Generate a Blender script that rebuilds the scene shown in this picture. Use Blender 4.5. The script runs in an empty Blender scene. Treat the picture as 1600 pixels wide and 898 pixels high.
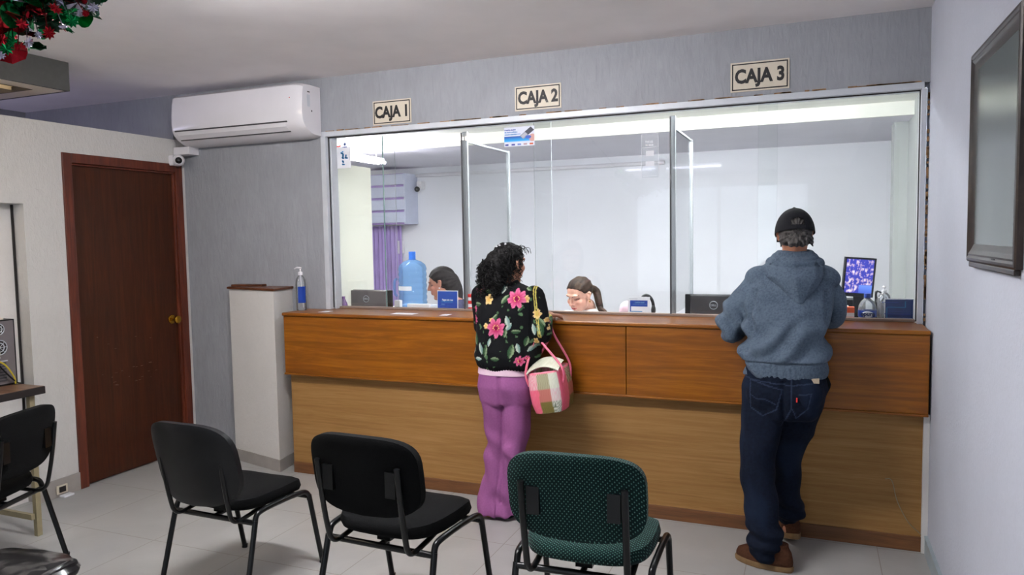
import bpy, bmesh, math, random
from mathutils import Vector as V, Matrix, noise
C = bpy.context.scene.collection
S = bpy.context.scene
random.seed(7)
PI = math.pi

# ------------------------------------------------------------------ camera
FPX = 1156.0; YAW, PIT, ROL = -.3882, -.0674, -.0167; CAM = V((0, 0, 1.6))
def cam_axes():
    cy, sy, cp, sp = math.cos(YAW), math.sin(YAW), math.cos(PIT), math.sin(PIT)
    f = V((sy*cp, cy*cp, sp)); r = V((cy, -sy, 0)); u = r.cross(f)
    c, s = math.cos(ROL), math.sin(ROL)
    return r*c+u*s, u*c-r*s, f
AR, AU, AF = cam_axes()
cd = bpy.data.cameras.new('camera'); cam = bpy.data.objects.new('camera', cd); C.objects.link(cam)
cd.sensor_width = 36; cd.lens = FPX/1600*36; cd.clip_start = .05
cam.matrix_world = Matrix(((AR.x, AU.x, -AF.x, CAM.x), (AR.y, AU.y, -AF.y, CAM.y), (AR.z, AU.z, -AF.z, CAM.z), (0, 0, 0, 1)))
S.camera = cam
def ray(x, y): return AF+AR*((x-800)/FPX)+AU*((449-y)/FPX)
def PY(x, y, Y): d = ray(x, y); return CAM+d*(Y/d.y)          # photo point on a plane of depth Y
def PX(x, y, X): d = ray(x, y); return CAM+d*(X/d.x)
def PZ(x, y, Z): d = ray(x, y); return CAM+d*((Z-CAM.z)/d.z)

# ------------------------------------------------------------------ world, exposure, main lights
w = bpy.data.worlds.new('world'); S.world = w; w.use_nodes = True
w.node_tree.nodes['Background'].inputs[0].default_value = (.80, .88, 1, 1)
w.node_tree.nodes['Background'].inputs[1].default_value = 1.0
S.view_settings.view_transform = 'Standard'; S.view_settings.look = 'None'
S.view_settings.exposure = 1.15; S.view_settings.gamma = 1; S.view_settings.use_curve_mapping = False
def area(name, loc, rot, sx, sy, watts, col=(1, 1, 1)):
    l = bpy.data.lights.new(name, 'AREA'); l.shape = 'RECTANGLE'; l.size = sx; l.size_y = sy; l.energy = watts; l.color = col
    o = bpy.data.objects.new(name, l); C.objects.link(o); o.location = loc; o.rotation_euler = rot
    return o
L_MAIN, L_SIDE_FILL, L_REAR, L_BOOTH, L_BOOTH_LEFT, L_DAY = 152, 42, 5, 116, 110, 4      # radiance of the lamp tubes, watts of the street window
area('daylight_window', (-1.6, -4.9, 1.5), (PI/2, 0, 0), 2.9, 1.9, L_DAY, (.82, .90, 1))

# ------------------------------------------------------------------ materials
def srgb(r, g=None, b=None):
    if g is None: r, g, b = r
    f = lambda c: (c/255/12.92) if c/255 <= .04045 else ((c/255+.055)/1.055)**2.4
    return (f(r), f(g), f(b), 1)
class MT:
    def __init__(s, name, rough=.6, metal=0, spec=.5, col=(.5, .5, .5, 1)):
        s.m = bpy.data.materials.new(name); s.m.use_nodes = True; s.t = s.m.node_tree; s.n = s.t.nodes
        s.b = s.n['Principled BSDF']; s.set('Roughness', rough); s.set('Metallic', metal); s.set('Specular IOR Level', spec); s.set('Base Color', col)
    def set(s, k, v): s.b.inputs[k].default_value = v
    def node(s, t, **k):
        n = s.n.new(t)
        for a, v in k.items():
            if a in n.inputs: n.inputs[a].default_value = v
            else: setattr(n, a, v)
        return n
    def lk(s, a, b): s.t.links.new(a, b)
    def coords(s, scale=(1, 1, 1), rot=(0, 0, 0), kind='Object'):
        tc = s.node('ShaderNodeTexCoord'); mp = s.node('ShaderNodeMapping'); mp.inputs['Scale'].default_value = scale; mp.inputs['Rotation'].default_value = rot
        s.lk(tc.outputs[kind], mp.inputs['Vector']); return mp.outputs[0]
    def noise(s, vec, scale, detail=3, rough=.55, dist=0):
        n = s.node('ShaderNodeTexNoise'); n.inputs['Scale'].default_value = scale; n.inputs['Detail'].default_value = detail
        n.inputs['Roughness'].default_value = rough; n.inputs['Distortion'].default_value = dist; s.lk(vec, n.inputs['Vector']); return n.outputs['Fac']
    def ramp(s, fac, stops):
        r = s.node('ShaderNodeValToRGB'); e = r.color_ramp.elements
        while len(e) < len(stops): e.new(.5)
        for i, (p, c) in enumerate(stops): e[i].position = p; e[i].color = c
        s.lk(fac, r.inputs[0]); return r.outputs[0]
    def bump(s, h, strength=.3, dist=.01):
        b = s.node('ShaderNodeBump'); b.inputs['Strength'].default_value = strength; b.inputs['Distance'].default_value = dist
        s.lk(h, b.inputs['Height']); s.lk(b.outputs[0], s.b.inputs['Normal'])
    def base(s, c): s.lk(c, s.b.inputs['Base Color'])
def plain(name, rgb, rough=.5, metal=0, spec=.5, var=.06, nscale=30, bump=0):
    m = MT(name, rough, metal, spec); c = srgb(rgb); v = m.coords()
    n = m.noise(v, nscale, 3)
    lo = tuple(x*(1-var) for x in c[:3])+(1,); hi = tuple(min(1, x*(1+var)) for x in c[:3])+(1,)
    m.base(m.ramp(n, [(.3, lo), (.7, hi)]))
    if bump: m.bump(n, bump, .004)
    return m.m
def stucco(name, rgb, strength=.5, scale=38, stretch=.28, var=.07, dist=.008):
    m = MT(name, .85, 0, .25); v = m.coords((1, 1, stretch)); n = m.noise(v, scale, 4, .6, .6); n2 = m.noise(m.coords(), 3, 3)
    c = srgb(rgb); lo = tuple(x*(1-var) for x in c[:3])+(1,); hi = tuple(min(1, x*(1+var)) for x in c[:3])+(1,)
    mx = m.node('ShaderNodeMath', operation='ADD'); mh = m.node('ShaderNodeMath', operation='MULTIPLY'); mh.inputs[1].default_value = .5
    m.lk(n, mx.inputs[0]); m.lk(n2, mx.inputs[1]); m.lk(mx.outputs[0], mh.inputs[0])
    m.base(m.ramp(mh.outputs[0], [(.35, lo), (.65, hi)])); m.bump(n, strength, dist); return m.m
def wood(name, c1, c2, c3, rough=.35, scale=(1.2, 12, 26), spec=.5, coat=0, rot=(0, 0, 0), fine=1.0):
    m = MT(name, rough, 0, spec); v = m.coords(scale, rot)
    n = m.noise(v, 1.6, 5, .62, 1.1); v2 = m.coords(tuple(q*3.3*fine for q in scale), rot); n2 = m.noise(v2, 2.6, 4, .7)
    a = m.node('ShaderNodeMath', operation='MULTIPLY_ADD'); a.inputs[1].default_value = .35; m.lk(n2, a.inputs[0]); m.lk(n, a.inputs[2])
    m.base(m.ramp(a.outputs[0], [(.45, srgb(c1)), (.66, srgb(c2)), (.86, srgb(c3))])); m.bump(n2, .06, .003)
    if coat: m.set('Coat Weight', coat); m.set('Coat Roughness', .12)
    return m.m
def emis(name, rgb, strength):
    m = MT(name); m.set('Emission Color', srgb(rgb)); m.set('Emission Strength', strength); m.set('Base Color', srgb(rgb)); return m.m
def vcol(name, rough=.8, spec=.3, bump=0, bscale=300, emit=0, sheen=0):
    m = MT(name, rough, 0, spec); a = m.node('ShaderNodeAttribute', attribute_name='Col'); m.base(a.outputs['Color'])
    if bump: m.bump(m.noise(m.coords(), bscale, 2), bump, .002)
    if emit: m.lk(a.outputs['Color'], m.b.inputs['Emission Color']); m.set('Emission Strength', emit)
    if sheen: m.set('Sheen Weight', sheen)
    return m.m
def thin_glass(name, tint=(1, 1, 1, 1), ior=1.5, alpha=1.0, rough=0.0, boost=1.0, milk=0, mcol=(.9, .92, .95, 1)):
    m = bpy.data.materials.new(name); m.use_nodes = True; t = m.node_tree; t.nodes.clear()
    o = t.nodes.new('ShaderNodeOutputMaterial'); mx = t.nodes.new('ShaderNodeMixShader'); fr = t.nodes.new('ShaderNodeFresnel'); fr.inputs[0].default_value = ior
    tr = t.nodes.new('ShaderNodeBsdfTransparent'); tr.inputs[0].default_value = tint; gl = t.nodes.new('ShaderNodeBsdfGlossy'); gl.inputs['Roughness'].default_value = rough
    mu = t.nodes.new('ShaderNodeMath'); mu.operation = 'MULTIPLY'; mu.inputs[1].default_value = boost; t.links.new(fr.outputs[0], mu.inputs[0])
    t.links.new(mu.outputs[0], mx.inputs[0])
    src = tr
    if milk:
        df = t.nodes.new('ShaderNodeBsdfDiffuse'); df.inputs[0].default_value = mcol; m2 = t.nodes.new('ShaderNodeMixShader'); m2.inputs[0].default_value = milk; t.links.new(tr.outputs[0], m2.inputs[1]); t.links.new(df.outputs[0], m2.inputs[2]); src = m2
    t.links.new(src.outputs[0], mx.inputs[1]); t.links.new(gl.outputs[0], mx.inputs[2]); t.links.new(mx.outputs[0], o.inputs[0]); return m

M = {}
M['grey_wall'] = stucco('grey_wall', (150, 152, 157), .55, 42, .22, .08)
M['white_stucco'] = stucco('white_stucco', (205, 203, 199), .7, 55, .5, .03, .008)
M['white_smooth'] = stucco('white_smooth', (214, 211, 207), .25, 40, 1, .03)
M['right_wall'] = stucco('right_wall', (196, 200, 212), .18, 60, 1, .035)
M['ceiling'] = plain('ceiling_paint', (244, 240, 240), .9, 0, .2, .03, 3)
M['ceiling_booth'] = plain('booth_ceiling_paint', (236, 236, 228), .8, 0, .2, .02, 3)
M['ceiling_far'] = plain('booth_far_ceiling_paint', (226, 224, 232), .9, 0, .2, .03, 2)
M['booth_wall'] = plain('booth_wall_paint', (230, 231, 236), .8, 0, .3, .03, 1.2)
M['cream_wall'] = plain('cream_wall_paint', (216, 216, 204), .8, 0, .3, .03, 1.5)
M['fascia'] = wood('fascia_wood', (108, 58, 3), (126, 71, 6), (148, 90, 14), .36, (.8, 6, 14), .35, .12)
M['panel'] = wood('panel_wood', (134, 97, 52), (148, 110, 62), (160, 122, 74), .6, (.9, 9, 22), .25)
M['skirt'] = wood('skirt_wood', (84, 52, 24), (102, 64, 32), (120, 78, 42), .5, (1.2, 8, 22))
M['door'] = wood('door_wood', (46, 20, 6), (58, 26, 9), (70, 32, 12), .5, (14, 14, .9), .25, .05)
M['door_frame'] = wood('door_frame_wood', (66, 28, 16), (88, 38, 22), (110, 50, 30), .4, (16, 16, 1.2), .4, .2)
M['cap_wood'] = wood('cap_wood', (66, 34, 18), (92, 50, 28), (116, 68, 40), .35, (3, 10, 10))
M['desk_wood'] = wood('desk_wood', (70, 48, 34), (96, 68, 50), (116, 86, 64), .35, (3, 10, 10))
M['dark_edge'] = plain('dark_edge', (28, 24, 24), .5)
M['alu'] = plain('aluminium', (178, 184, 190), .4, .35, .5, .05, 12)
M['alu_white'] = plain('pale_aluminium', (196, 200, 206), .45, .1, .5, .05, 12)
M['post_alu'] = plain('post_aluminium', (140, 144, 148), .5, .1, .3, .05, 12)
M['brick'] = plain('crumbled_mortar', (150, 118, 88), .9, 0, .2, .35, 40, .6)
M['black_metal'] = plain('black_metal_tube', (9, 11, 13), .3, .3, .5, .1, 30)
M['black_plastic'] = plain('black_plastic', (13, 14, 17), .45, 0, .3, .1, 40)
M['dark_plastic'] = plain('dark_grey_plastic', (60, 60, 64), .45, 0, .45, .1, 40)
M['grey_plastic'] = plain('grey_plastic', (104, 98, 100), .4, 0, .5, .05, 20)
M['white_plastic'] = plain('white_plastic', (222, 220, 224), .3, 0, .5, .02, 8)
M['white_gloss'] = plain('glossy_white_plastic', (224, 222, 226), .16, 0, .6, .015, 8)
M['shade_grey'] = plain('shadow_gap_grey', (66, 64, 68), .6)
M['black_fabric'] = plain('black_fabric', (7, 8, 9), .95, 0, .15, .3, 260, .4)
M['brass'] = plain('brass', (196, 150, 50), .22, .95, .5, .05, 20)
M['white'] = plain('white_paper', (226, 227, 232), .7, 0, .3, .02, 5)
M['ink'] = plain('black_ink', (24, 22, 24), .6)
M['cream_sign'] = plain('cream_sign_board', (206, 196, 178), .5, 0, .4, .03, 9)
M['blue'] = plain('blue_print', (16, 58, 150), .4, 0, .4, .05, 9)
M['navy'] = plain('navy_print', (12, 48, 104), .4, 0, .4, .08, 9)
M['cyan'] = plain('cyan_print', (40, 140, 200), .4)
M['skyblue'] = plain('sky_blue_print', (96, 140, 190), .5)
M['orange'] = plain('orange_print', (236, 96, 40), .45)
M['red'] = plain('red_print', (210, 40, 34), .45)
M['screen_glass'] = plain('dark_glass', (12, 14, 16), .12)
M['tube_main'] = emis('fluorescent_tube', (250, 248, 250), L_MAIN); M['fill_outer'] = emis('outer_fill', (216, 212, 255), 22); M['fill_side'] = emis('side_fill', (255, 240, 216), L_SIDE_FILL); M['tube_rear'] = emis('rear_tube', (236, 236, 255), L_REAR); M['tube_booth'] = emis('booth_tube', (250, 253, 255), L_BOOTH); M['tube_booth_left'] = emis('booth_left_tube', (244, 244, 255), L_BOOTH_LEFT)
M['warm_glow'] = emis('warm_diffuser', (255, 226, 176), .75)
M['lilac'] = plain('purple_curtain', (172, 150, 206), .8, 0, .2, .08, 6)
M['slat'] = plain('pale_slat', (196, 202, 222), .5, 0, .4, .05, 6)
M['frost'] = thin_glass('pane_glass', (.985, .992, .99, 1), 1.5, boost=.75)
M['divider_glass'] = thin_glass('divider_glass', (.985, .99, .99, 1), 1.45, boost=.5)
M['glass_edge'] = plain('glass_edge', (120, 150, 146), .25, 0, .5, .1, 9)
M['glass_edge_pale'] = plain('glass_edge_pale', (150, 156, 158), .25, 0, .5, .04, 9)
M['clear_bottle'] = thin_glass('clear_plastic', (.90, .93, .96, 1), 1.5, rough=.05, boost=1.2, milk=.16)
M['decal'] = thin_glass('decal_film', (.93, .94, .95, 1), 1.3, rough=.3)
M['blue_bottle'] = thin_glass('blue_plastic', (.62, .80, .97, 1), 1.4, rough=.08, boost=.6, milk=.22, mcol=(.22, .50, .90, 1))
M['film'] = thin_glass('plastic_film', (.5, .49, .5, 1), 1.6, rough=.16, boost=1.6, milk=.08, mcol=(.2, .19, .2, 1))
M['foil_red'] = plain('red_foil', (150, 12, 28), .22, .85, .6, .2, 30)
M['foil_green'] = plain('green_foil', (0, 120, 62), .22, .85, .6, .2, 30)
M['foil_silver'] = plain('silver_foil', (190, 186, 204), .2, .9, .6, .15, 30)
M['foil_dark'] = plain('dark_green_foil', (6, 46, 26), .3, .7, .5, .3, 30)
M['beige_metal'] = plain('beige_metal', (150, 140, 110), .5, .2)
M['skin_v'] = vcol('skin', .55, .35)
M['hair_v'] = vcol('hair', .62, .2)
M['cloth_v'] = vcol('cloth', .9, .15, .35, 420)
M['print_v'] = vcol('print', .55, .35)
M['weave_v'] = vcol('woven_plastic', .45, .4, .5, 160)
M['screen_v'] = vcol('screen_image', .3, .4, emit=.22)

# ------------------------------------------------------------------ object helpers
def base_of(me):
    vs = [v.co for v in me.vertices]
    lo = [min(v[i] for v in vs) for i in range(3)]; hi = [max(v[i] for v in vs) for i in range(3)]
    return V(((lo[0]+hi[0])/2, (lo[1]+hi[1])/2, lo[2]))
def tag(o, label=None, cat=None, group=None, kind=None):
    if label: o['label'] = label
    if cat: o['category'] = cat
    if group: o['group'] = group
    if kind: o['kind'] = kind
    return o
def thing(name, loc, label, cat, group=None, rz=0):
    o = bpy.data.objects.new(name, None); C.objects.link(o); o.location = loc; o.rotation_euler = (0, 0, rz); o.empty_display_size = .1
    return tag(o, label, cat, group)
def link(name, me, parent=None, local=False):
    o = bpy.data.objects.new(name, me); C.objects.link(o)
    if parent is None:
        if not local:
            b = base_of(me); me.transform(Matrix.Translation(-b)); o.location = b
    else:
        o.parent = parent
        if not local:
            T = Matrix.Identity(4); chain = []; p = parent
            while p: chain.append(p); p = p.parent
            for p in reversed(chain): T = T @ Matrix.Translation(p.location) @ p.rotation_euler.to_matrix().to_4x4() @ Matrix.Diagonal((*p.scale, 1))
            me.transform(T.inverted())
    return o
class B:
    """collects shapes; build() links them as one mesh object. Geometry is in world coordinates unless local=True"""
    def __init__(s): s.bm = bmesh.new(); s.mi = 0
    def _mark(s, faces):
        for f in faces: f.material_index = s.mi
    def box(s, lo, hi, mat=None, bevel=0):
        c = (V(lo)+V(hi))/2; d = V(hi)-V(lo)
        T = Matrix.Translation(c) @ Matrix.Diagonal((*[abs(x) for x in d], 1))
        if mat: T = mat @ T
        r = bmesh.ops.create_cube(s.bm, size=1, matrix=T); fs = {f for v in r['verts'] for f in v.link_faces}; s._mark(fs)
        if bevel:
            es = list({e for v in r['verts'] for e in v.link_edges})
            q = bmesh.ops.bevel(s.bm, geom=es, offset=bevel, segments=2, affect='EDGES', profile=.6, clamp_overlap=True); s._mark(q['faces'])
        return s
    def prism(s, pts, d, mat=None):                     # polygon pts (3D, planar) extruded by vector d
        d = V(d); a = [s.bm.verts.new(V(p)) for p in pts]; b = [s.bm.verts.new(V(p)+d) for p in pts]; n = len(pts)
        if mat: 
            for v in a+b: v.co = mat @ v.co
        fs = [s.bm.faces.new(a[::-1]), s.bm.faces.new(b)]+[s.bm.faces.new((a[i], a[(i+1) % n], b[(i+1) % n], b[i])) for i in range(n)]; s._mark(fs); return s
    def rings(s, rings, cap=True):                      # list of rings (lists of points)
        rs = [[s.bm.verts.new(V(p)) for p in r] for r in rings]; fs = []
        for a, b in zip(rs, rs[1:]):
            n = len(a)
            for i in range(n): fs.append(s.bm.faces.new((a[i], a[(i+1) % n], b[(i+1) % n], b[i])))
        if cap: fs.append(s.bm.faces.new(rs[0][::-1])); fs.append(s.bm.faces.new(rs[-1]))
        s._mark(fs); return s
    def tube(s, pts, r, seg=10, cap=True, smooth=0, flat=1.0):
        pts = [V(p) for p in pts]
        rr = r if isinstance(r, (list, tuple)) else [r]*len(pts)
        if smooth: pts, rr = catmull(pts, rr, smooth)
        up = None; out = []
        for i, p in enumerate(pts):
            t = (pts[min(i+1, len(pts)-1)]-pts[max(i-1, 0)]).normalized()
            if up is None:
                up = V((0, 0, 1)) if abs(t.z) < .9 else V((1, 0, 0))
            up = (up-t*up.dot(t)).normalized(); sd = t.cross(up)
            out.append([p+(up*math.cos(a)*flat+sd*math.sin(a))*rr[i] for a in [2*PI*k/seg for k in range(seg)]])
        return s.rings(out, cap)
    def limb(s, pts, rr, seg=16, sm=6):                 # tapered tube with rounded ends
        pts = [V(p) for p in pts]; pts, rr = catmull(pts, list(rr), sm)
        t0 = (pts[0]-pts[1]).normalized(); t1 = (pts[-1]-pts[-2]).normalized()
        P = []; R = []
        for a in (80, 55, 28): P.append(pts[0]+t0*rr[0]*math.sin(math.radians(a))); R.append(rr[0]*math.cos(math.radians(a)))
        P += pts; R += rr
        for a in (28, 55, 80): P.append(pts[-1]+t1*rr[-1]*math.sin(math.radians(a))); R.append(rr[-1]*math.cos(math.radians(a)))
        return s.tube(P, R, seg)
    def ell(s, c, r, mat=None, u=24, v=16):
        T = Matrix.Translation(c) @ Matrix.Diagonal((*(r if isinstance(r, (tuple, list)) else (r, r, r)), 1))
        if mat: T = mat @ T
        q = bmesh.ops.create_uvsphere(s.bm, u_segments=u, v_segments=v, radius=1, matrix=T); s._mark({f for x in q['verts'] for f in x.link_faces}); return s
    def lathe(s, prof, c, seg=28, mat=None):            # prof: list of (r, z)
        c = V(c); rs = []
        for r, z in prof: rs.append([c+V((max(r, 1e-4)*math.cos(a), max(r, 1e-4)*math.sin(a), z)) for a in [2*PI*k/seg for k in range(seg)]])
        if mat: rs = [[mat @ p for p in r] for r in rs]
        return s.rings(rs)
    def loft(s, secs, seg=32, sm=5):                    # secs: (center, half x, half y, exponent, yaw)
        cs, rr = catmull([V(q[0]) for q in secs], [V((q[1], q[2], q[3])) for q in secs], sm)
        yw = catmull([V((q[4] if len(q) > 4 else 0, 0, 0)) for q in secs], [0]*len(secs), sm)[0]
        rs = []
        for c, q, y in zip(cs, rr, yw):
            ring = []
            for k in range(seg):
                a = 2*PI*k/seg; ca, sa = math.cos(a), math.sin(a); e = 2/max(q.z, 1)
                x = q.x*math.copysign(abs(ca)**e, ca); yy = q.y*math.copysign(abs(sa)**e, sa)
                ring.append(c+Matrix.Rotation(y.x, 3, 'Z') @ V((x, yy, 0)))
            rs.append(ring)
        return s.rings(rs)
    def build(s, name, mat, parent=None, smooth=False, local=False, bevel=0, color=None):
        bmesh.ops.recalc_face_normals(s.bm, faces=s.bm.faces)
        me = bpy.data.meshes.new(name); s.bm.to_mesh(me); s.bm.free()
        for m in (mat if isinstance(mat, (list, tuple)) else [mat]): me.materials.append(M[m] if isinstance(m, str) else m)
        if color: paint(me, color)
        if smooth: smooth_by(me, smooth if smooth is not True else 40)
        o = link(name, me, parent, local)
        if bevel:
            b = o.modifiers.new('bevel', 'BEVEL'); b.width = bevel; b.segments = 2; b.limit_method = 'ANGLE'
        return o
def smooth_by(me, deg):
    for p in me.polygons: p.use_smooth = True
    if deg < 180:
        try: me.set_sharp_from_angle(angle=math.radians(deg))
        except Exception: pass
def paint(me, fn):
    a = me.color_attributes.new('Col', 'FLOAT_COLOR', 'POINT'); n = len(me.vertices)
    buf = [0.0]*(4*n)
    for i, v in enumerate(me.vertices):
        c = fn(v.co, v.normal); buf[4*i:4*i+4] = (c[0], c[1], c[2], 1)
    a.data.foreach_set('color', buf)
def catmull(pts, rr, n):
    if n <= 1 or len(pts) < 3: 
        if n <= 1: return pts, rr
    P = []; R = []; N = len(pts)
    for i in range(N-1):
        p0, p1, p2, p3 = pts[max(i-1, 0)], pts[i], pts[i+1], pts[min(i+2, N-1)]
        for k in range(n):
            t = k/n; t2, t3 = t*t, t*t*t
            P.append(.5*((2*p1)+(p2-p0)*t+(2*p0-5*p1+4*p2-p3)*t2+(3*p1-p0-3*p2+p3)*t3)); R.append(rr[i]*(1-t)+rr[i+1]*t)
    P.append(pts[-1]); R.append(rr[-1]); return P, R
def fuse(name, b, voxel, smooth_it, mat, parent=None, deform=None, color=None, post_smooth=0, adapt=0):
    """one continuous surface out of overlapping closed shapes (world coordinates)"""
    bmesh.ops.recalc_face_normals(b.bm, faces=b.bm.faces)
    me = bpy.data.meshes.new('t'); b.bm.to_mesh(me); b.bm.free(); o = bpy.data.objects.new('t', me); C.objects.link(o)
    r = o.modifiers.new('r', 'REMESH'); r.mode = 'VOXEL'; r.voxel_size = voxel
    if smooth_it: q = o.modifiers.new('s', 'SMOOTH'); q.factor = .5; q.iterations = smooth_it
    dg = bpy.context.evaluated_depsgraph_get(); ev = o.evaluated_get(dg); m2 = bpy.data.meshes.new_from_object(ev)
    bpy.data.objects.remove(o); bpy.data.meshes.remove(me); m2.name = name
    if deform:
        n_ = len(m2.vertices); co = [0.0]*(3*n_); no = [0.0]*(3*n_)
        m2.vertices.foreach_get('co', co); m2.vertices.foreach_get('normal', no)
        for i in range(n_):
            q = deform(V(co[3*i:3*i+3]), V(no[3*i:3*i+3])); co[3*i] = q.x; co[3*i+1] = q.y; co[3*i+2] = q.z
        m2.vertices.foreach_set('co', co); m2.update()
    if post_smooth:
        o = bpy.data.objects.new('t', m2); C.objects.link(o); q = o.modifiers.new('s', 'SMOOTH'); q.factor = .5; q.iterations = post_smooth
        m3 = bpy.data.meshes.new_from_object(o.evaluated_get(bpy.context.evaluated_depsgraph_get())); bpy.data.objects.remove(o); bpy.data.meshes.remove(m2); m2 = m3; m2.name = name
    if color: paint(m2, color)
    for p in m2.polygons: p.use_smooth = True
    m2.materials.clear(); m2.materials.append(M[mat] if isinstance(mat, str) else mat)
    return link(name, m2, parent)
def text(body, size, mat, frame, parent, name='lettering', xs=1.0, bold=0, depth=.001, align='CENTER', label=None):
    """frame: 4x4 whose XY plane carries the text (world)"""
    c = bpy.data.curves.new('t', 'FONT'); c.body = body; c.size = size; c.align_x = align; c.align_y = 'CENTER'; c.offset = bold; c.extrude = depth; c.resolution_u = 3
    o = bpy.data.objects.new('t', c); C.objects.link(o); dg = bpy.context.evaluated_depsgraph_get()
    me = bpy.data.meshes.new_from_object(o.evaluated_get(dg)); bpy.data.objects.remove(o)
    me.transform(frame @ Matrix.Diagonal((xs, 1, 1, 1))); me.materials.clear(); me.materials.append(M[mat]); me.name = name
    return link(name, me, parent)
def fr(o, x, y):                                        # frame from origin, x axis, y axis
    x = V(x).normalized(); z = x.cross(V(y)).normalized(); y = z.cross(x)
    return Matrix(((x.x, y.x, z.x, o[0]), (x.y, y.y, z.y, o[1]), (x.z, y.z, z.z, o[2]), (0, 0, 0, 1)))
def picture(name, frame, wd, ht, fn, parent, mat='print_v', nx=90, ny=60):
    """flat printed sheet: a fine grid coloured by fn(u,v), u,v in 0..1"""
    bm = bmesh.new(); vs = [[bm.verts.new(frame @ V(((i/nx-.5)*wd, (j/ny-.5)*ht, 0))) for i in range(nx+1)] for j in range(ny+1)]
    for j in range(ny):
        for i in range(nx): bm.faces.new((vs[j][i], vs[j][i+1], vs[j+1][i+1], vs[j+1][i]))
    me = bpy.data.meshes.new(name); bm.to_mesh(me); bm.free(); me.materials.append(M[mat])
    a = me.color_attributes.new('Col', 'FLOAT_COLOR', 'POINT'); k = 0; buf = []
    for j in range(ny+1):
        for i in range(nx+1): c = fn(i/nx, j/ny); buf += [c[0], c[1], c[2], 1]
    a.data.foreach_set('color', buf)
    return link(name, me, parent)
def struct(o): o['kind'] = 'structure'; return o
def nz(p, s=1.0): return noise.noise(V(p)*s)
def mix(a, b, t): return tuple(a[i]*(1-t)+b[i]*t for i in range(3))
def sstep(a, b, x):
    t = min(1, max(0, (x-a)/(b-a))); return t*t*(3-2*t)

# ================================================================== THE ROOM
XR, XL, YW, YG, ZC = .535, -4.445, 4.32, 4.42, 2.72         # right wall, left wall, counter wall, glass, ceiling
XO0, XO1, ZS, ZH = -3.150, .497, 1.118, 2.318               # window opening
# floor: pale tiles with fine joints
m = MT('floor_tiles', .3, 0, .5)
tc = m.node('ShaderNodeTexCoord'); mp = m.node('ShaderNodeMapping'); mp.inputs['Location'].default_value = (.29, .13, 0); m.lk(tc.outputs['Object'], mp.inputs[0])
br = m.node('ShaderNodeTexBrick'); br.offset = 0; br.inputs['Scale'].default_value = 1; br.inputs['Brick Width'].default_value = .6; br.inputs['Row Height'].default_value = .6
br.inputs['Mortar Size'].default_value = .0028; br.inputs['Mortar Smooth'].default_value = .4; m.lk(mp.outputs[0], br.inputs['Vector'])
nn = m.noise(m.coords(), 2.2, 5, .6, .8)
cc = m.ramp(nn, [(.3, srgb(156, 156, 154)), (.7, srgb(170, 170, 168))]); m.lk(cc, br.inputs['Color1']); m.lk(cc, br.inputs['Color2']); br.inputs['Mortar'].default_value = srgb(134, 128, 120)
m.base(br.outputs['Color']); fine = m.noise(m.coords(), 260, 2); rr = m.ramp(nn, [(.2, (.26, .26, .26, 1)), (.8, (.42, .42, .42, 1))]); m.lk(rr, m.b.inputs['Roughness'])
M['floor'] = m.m
b = B(); b.box((-6.3, -5.1, -.1), (XR+.2, 8.4, 0)); f = b.build('floor', 'floor', local=True); struct(f)
b = B(); b.box((-6.3, -5.1, ZC), (XR+.2, YW+.14, ZC+.1)); struct(b.build('ceiling', 'ceiling', local=True))

# counter wall with the opening of the service window (starts at the partition wall to the left)
b = B()
b.box((-6.2, YW, 0), (XO0-.035, YW+.15, ZC)); b.box((XO0-.035, YW, ZH+.032), (XR, YW+.15, ZC)); b.box((XO0-.035, YW, 0), (XR, YW+.10, ZS-.026))
struct(b.build('wall_front', 'grey_wall', local=True))
b = B(); b.box((XR, -5.1, 0), (XR+.14, YW+.15, ZC)); struct(b.build('wall_right', 'right_wall', local=True))
b = B(); b.box((-6.3, -5.1, 0), (-6.18, YW+.15, ZC)); struct(b.build('wall_outer', 'grey_wall', local=True))
# rear wall with the street window that lets the daylight in
b = B(); b.box((-6.2, -5.1, 0), (-3.15, -4.95, ZC)); b.box((-.05, -5.1, 0), (XR, -4.95, ZC)); b.box((-3.15, -5.1, 0), (-.05, -4.95, .5)); b.box((-3.15, -5.1, 2.5), (-.05, -4.95, ZC))
struct(b.build('wall_rear', 'white_smooth', local=True))
b = B(); 
for x in (-3.15, -1.63, -.11): b.box((x, -5.03, .5), (x+.06, -4.98, 2.5))
b.box((-3.15, -5.03, .5), (-.05, -4.98, .56)); b.box((-3.15, -5.03, 2.44), (-.05, -4.98, 2.5)); struct(b.build('window_2', 'alu', local=True))

# left partition with the door and a niche (lower than the ceiling)
b = B(); T = .10
b.box((XL-T, 3.06, 0), (XL, 3.325, 2.372)); b.box((XL-T, 3.325, 2.185), (XL, YW, 2.372)); b.box((XL-T, -5, 1.855), (XL, 3.06, 2.372)); b.box((XL-T, 4.285, 0), (XL, YW, 2.185)); b.box((XL-T, -5, 0), (XL, 1.6, 1.855))
struct(b.build('wall_left', 'white_stucco', local=True))
b = B(); b.box((XL-T-.04, 1.6, 0), (XL-T, 3.3, 2.0)); pn = struct(b.build('wall_niche', 'white_smooth', local=True))
b = B(); b.box((XL-T+.002, 3.045, .1), (XL-T+.012, 3.056, 1.85)); b.build('panel_joint', 'dark_edge', pn)
m = plain('base_tile', (158, 152, 146), .35, 0, .5, .06, 12); M['base_tile'] = m
b = B(); b.box((XL, 3.06, 0), (XL+.012, 3.322, .115)); b.box((XL-T, 3.048, 0), (XL+.012, 3.06, .115)); struct(b.build('baseboard_left', 'base_tile', local=True))
m = plain('base_tile_blue', (158, 172, 178), .35, 0, .5, .06, 12); M['base_tile_blue'] = m
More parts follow.
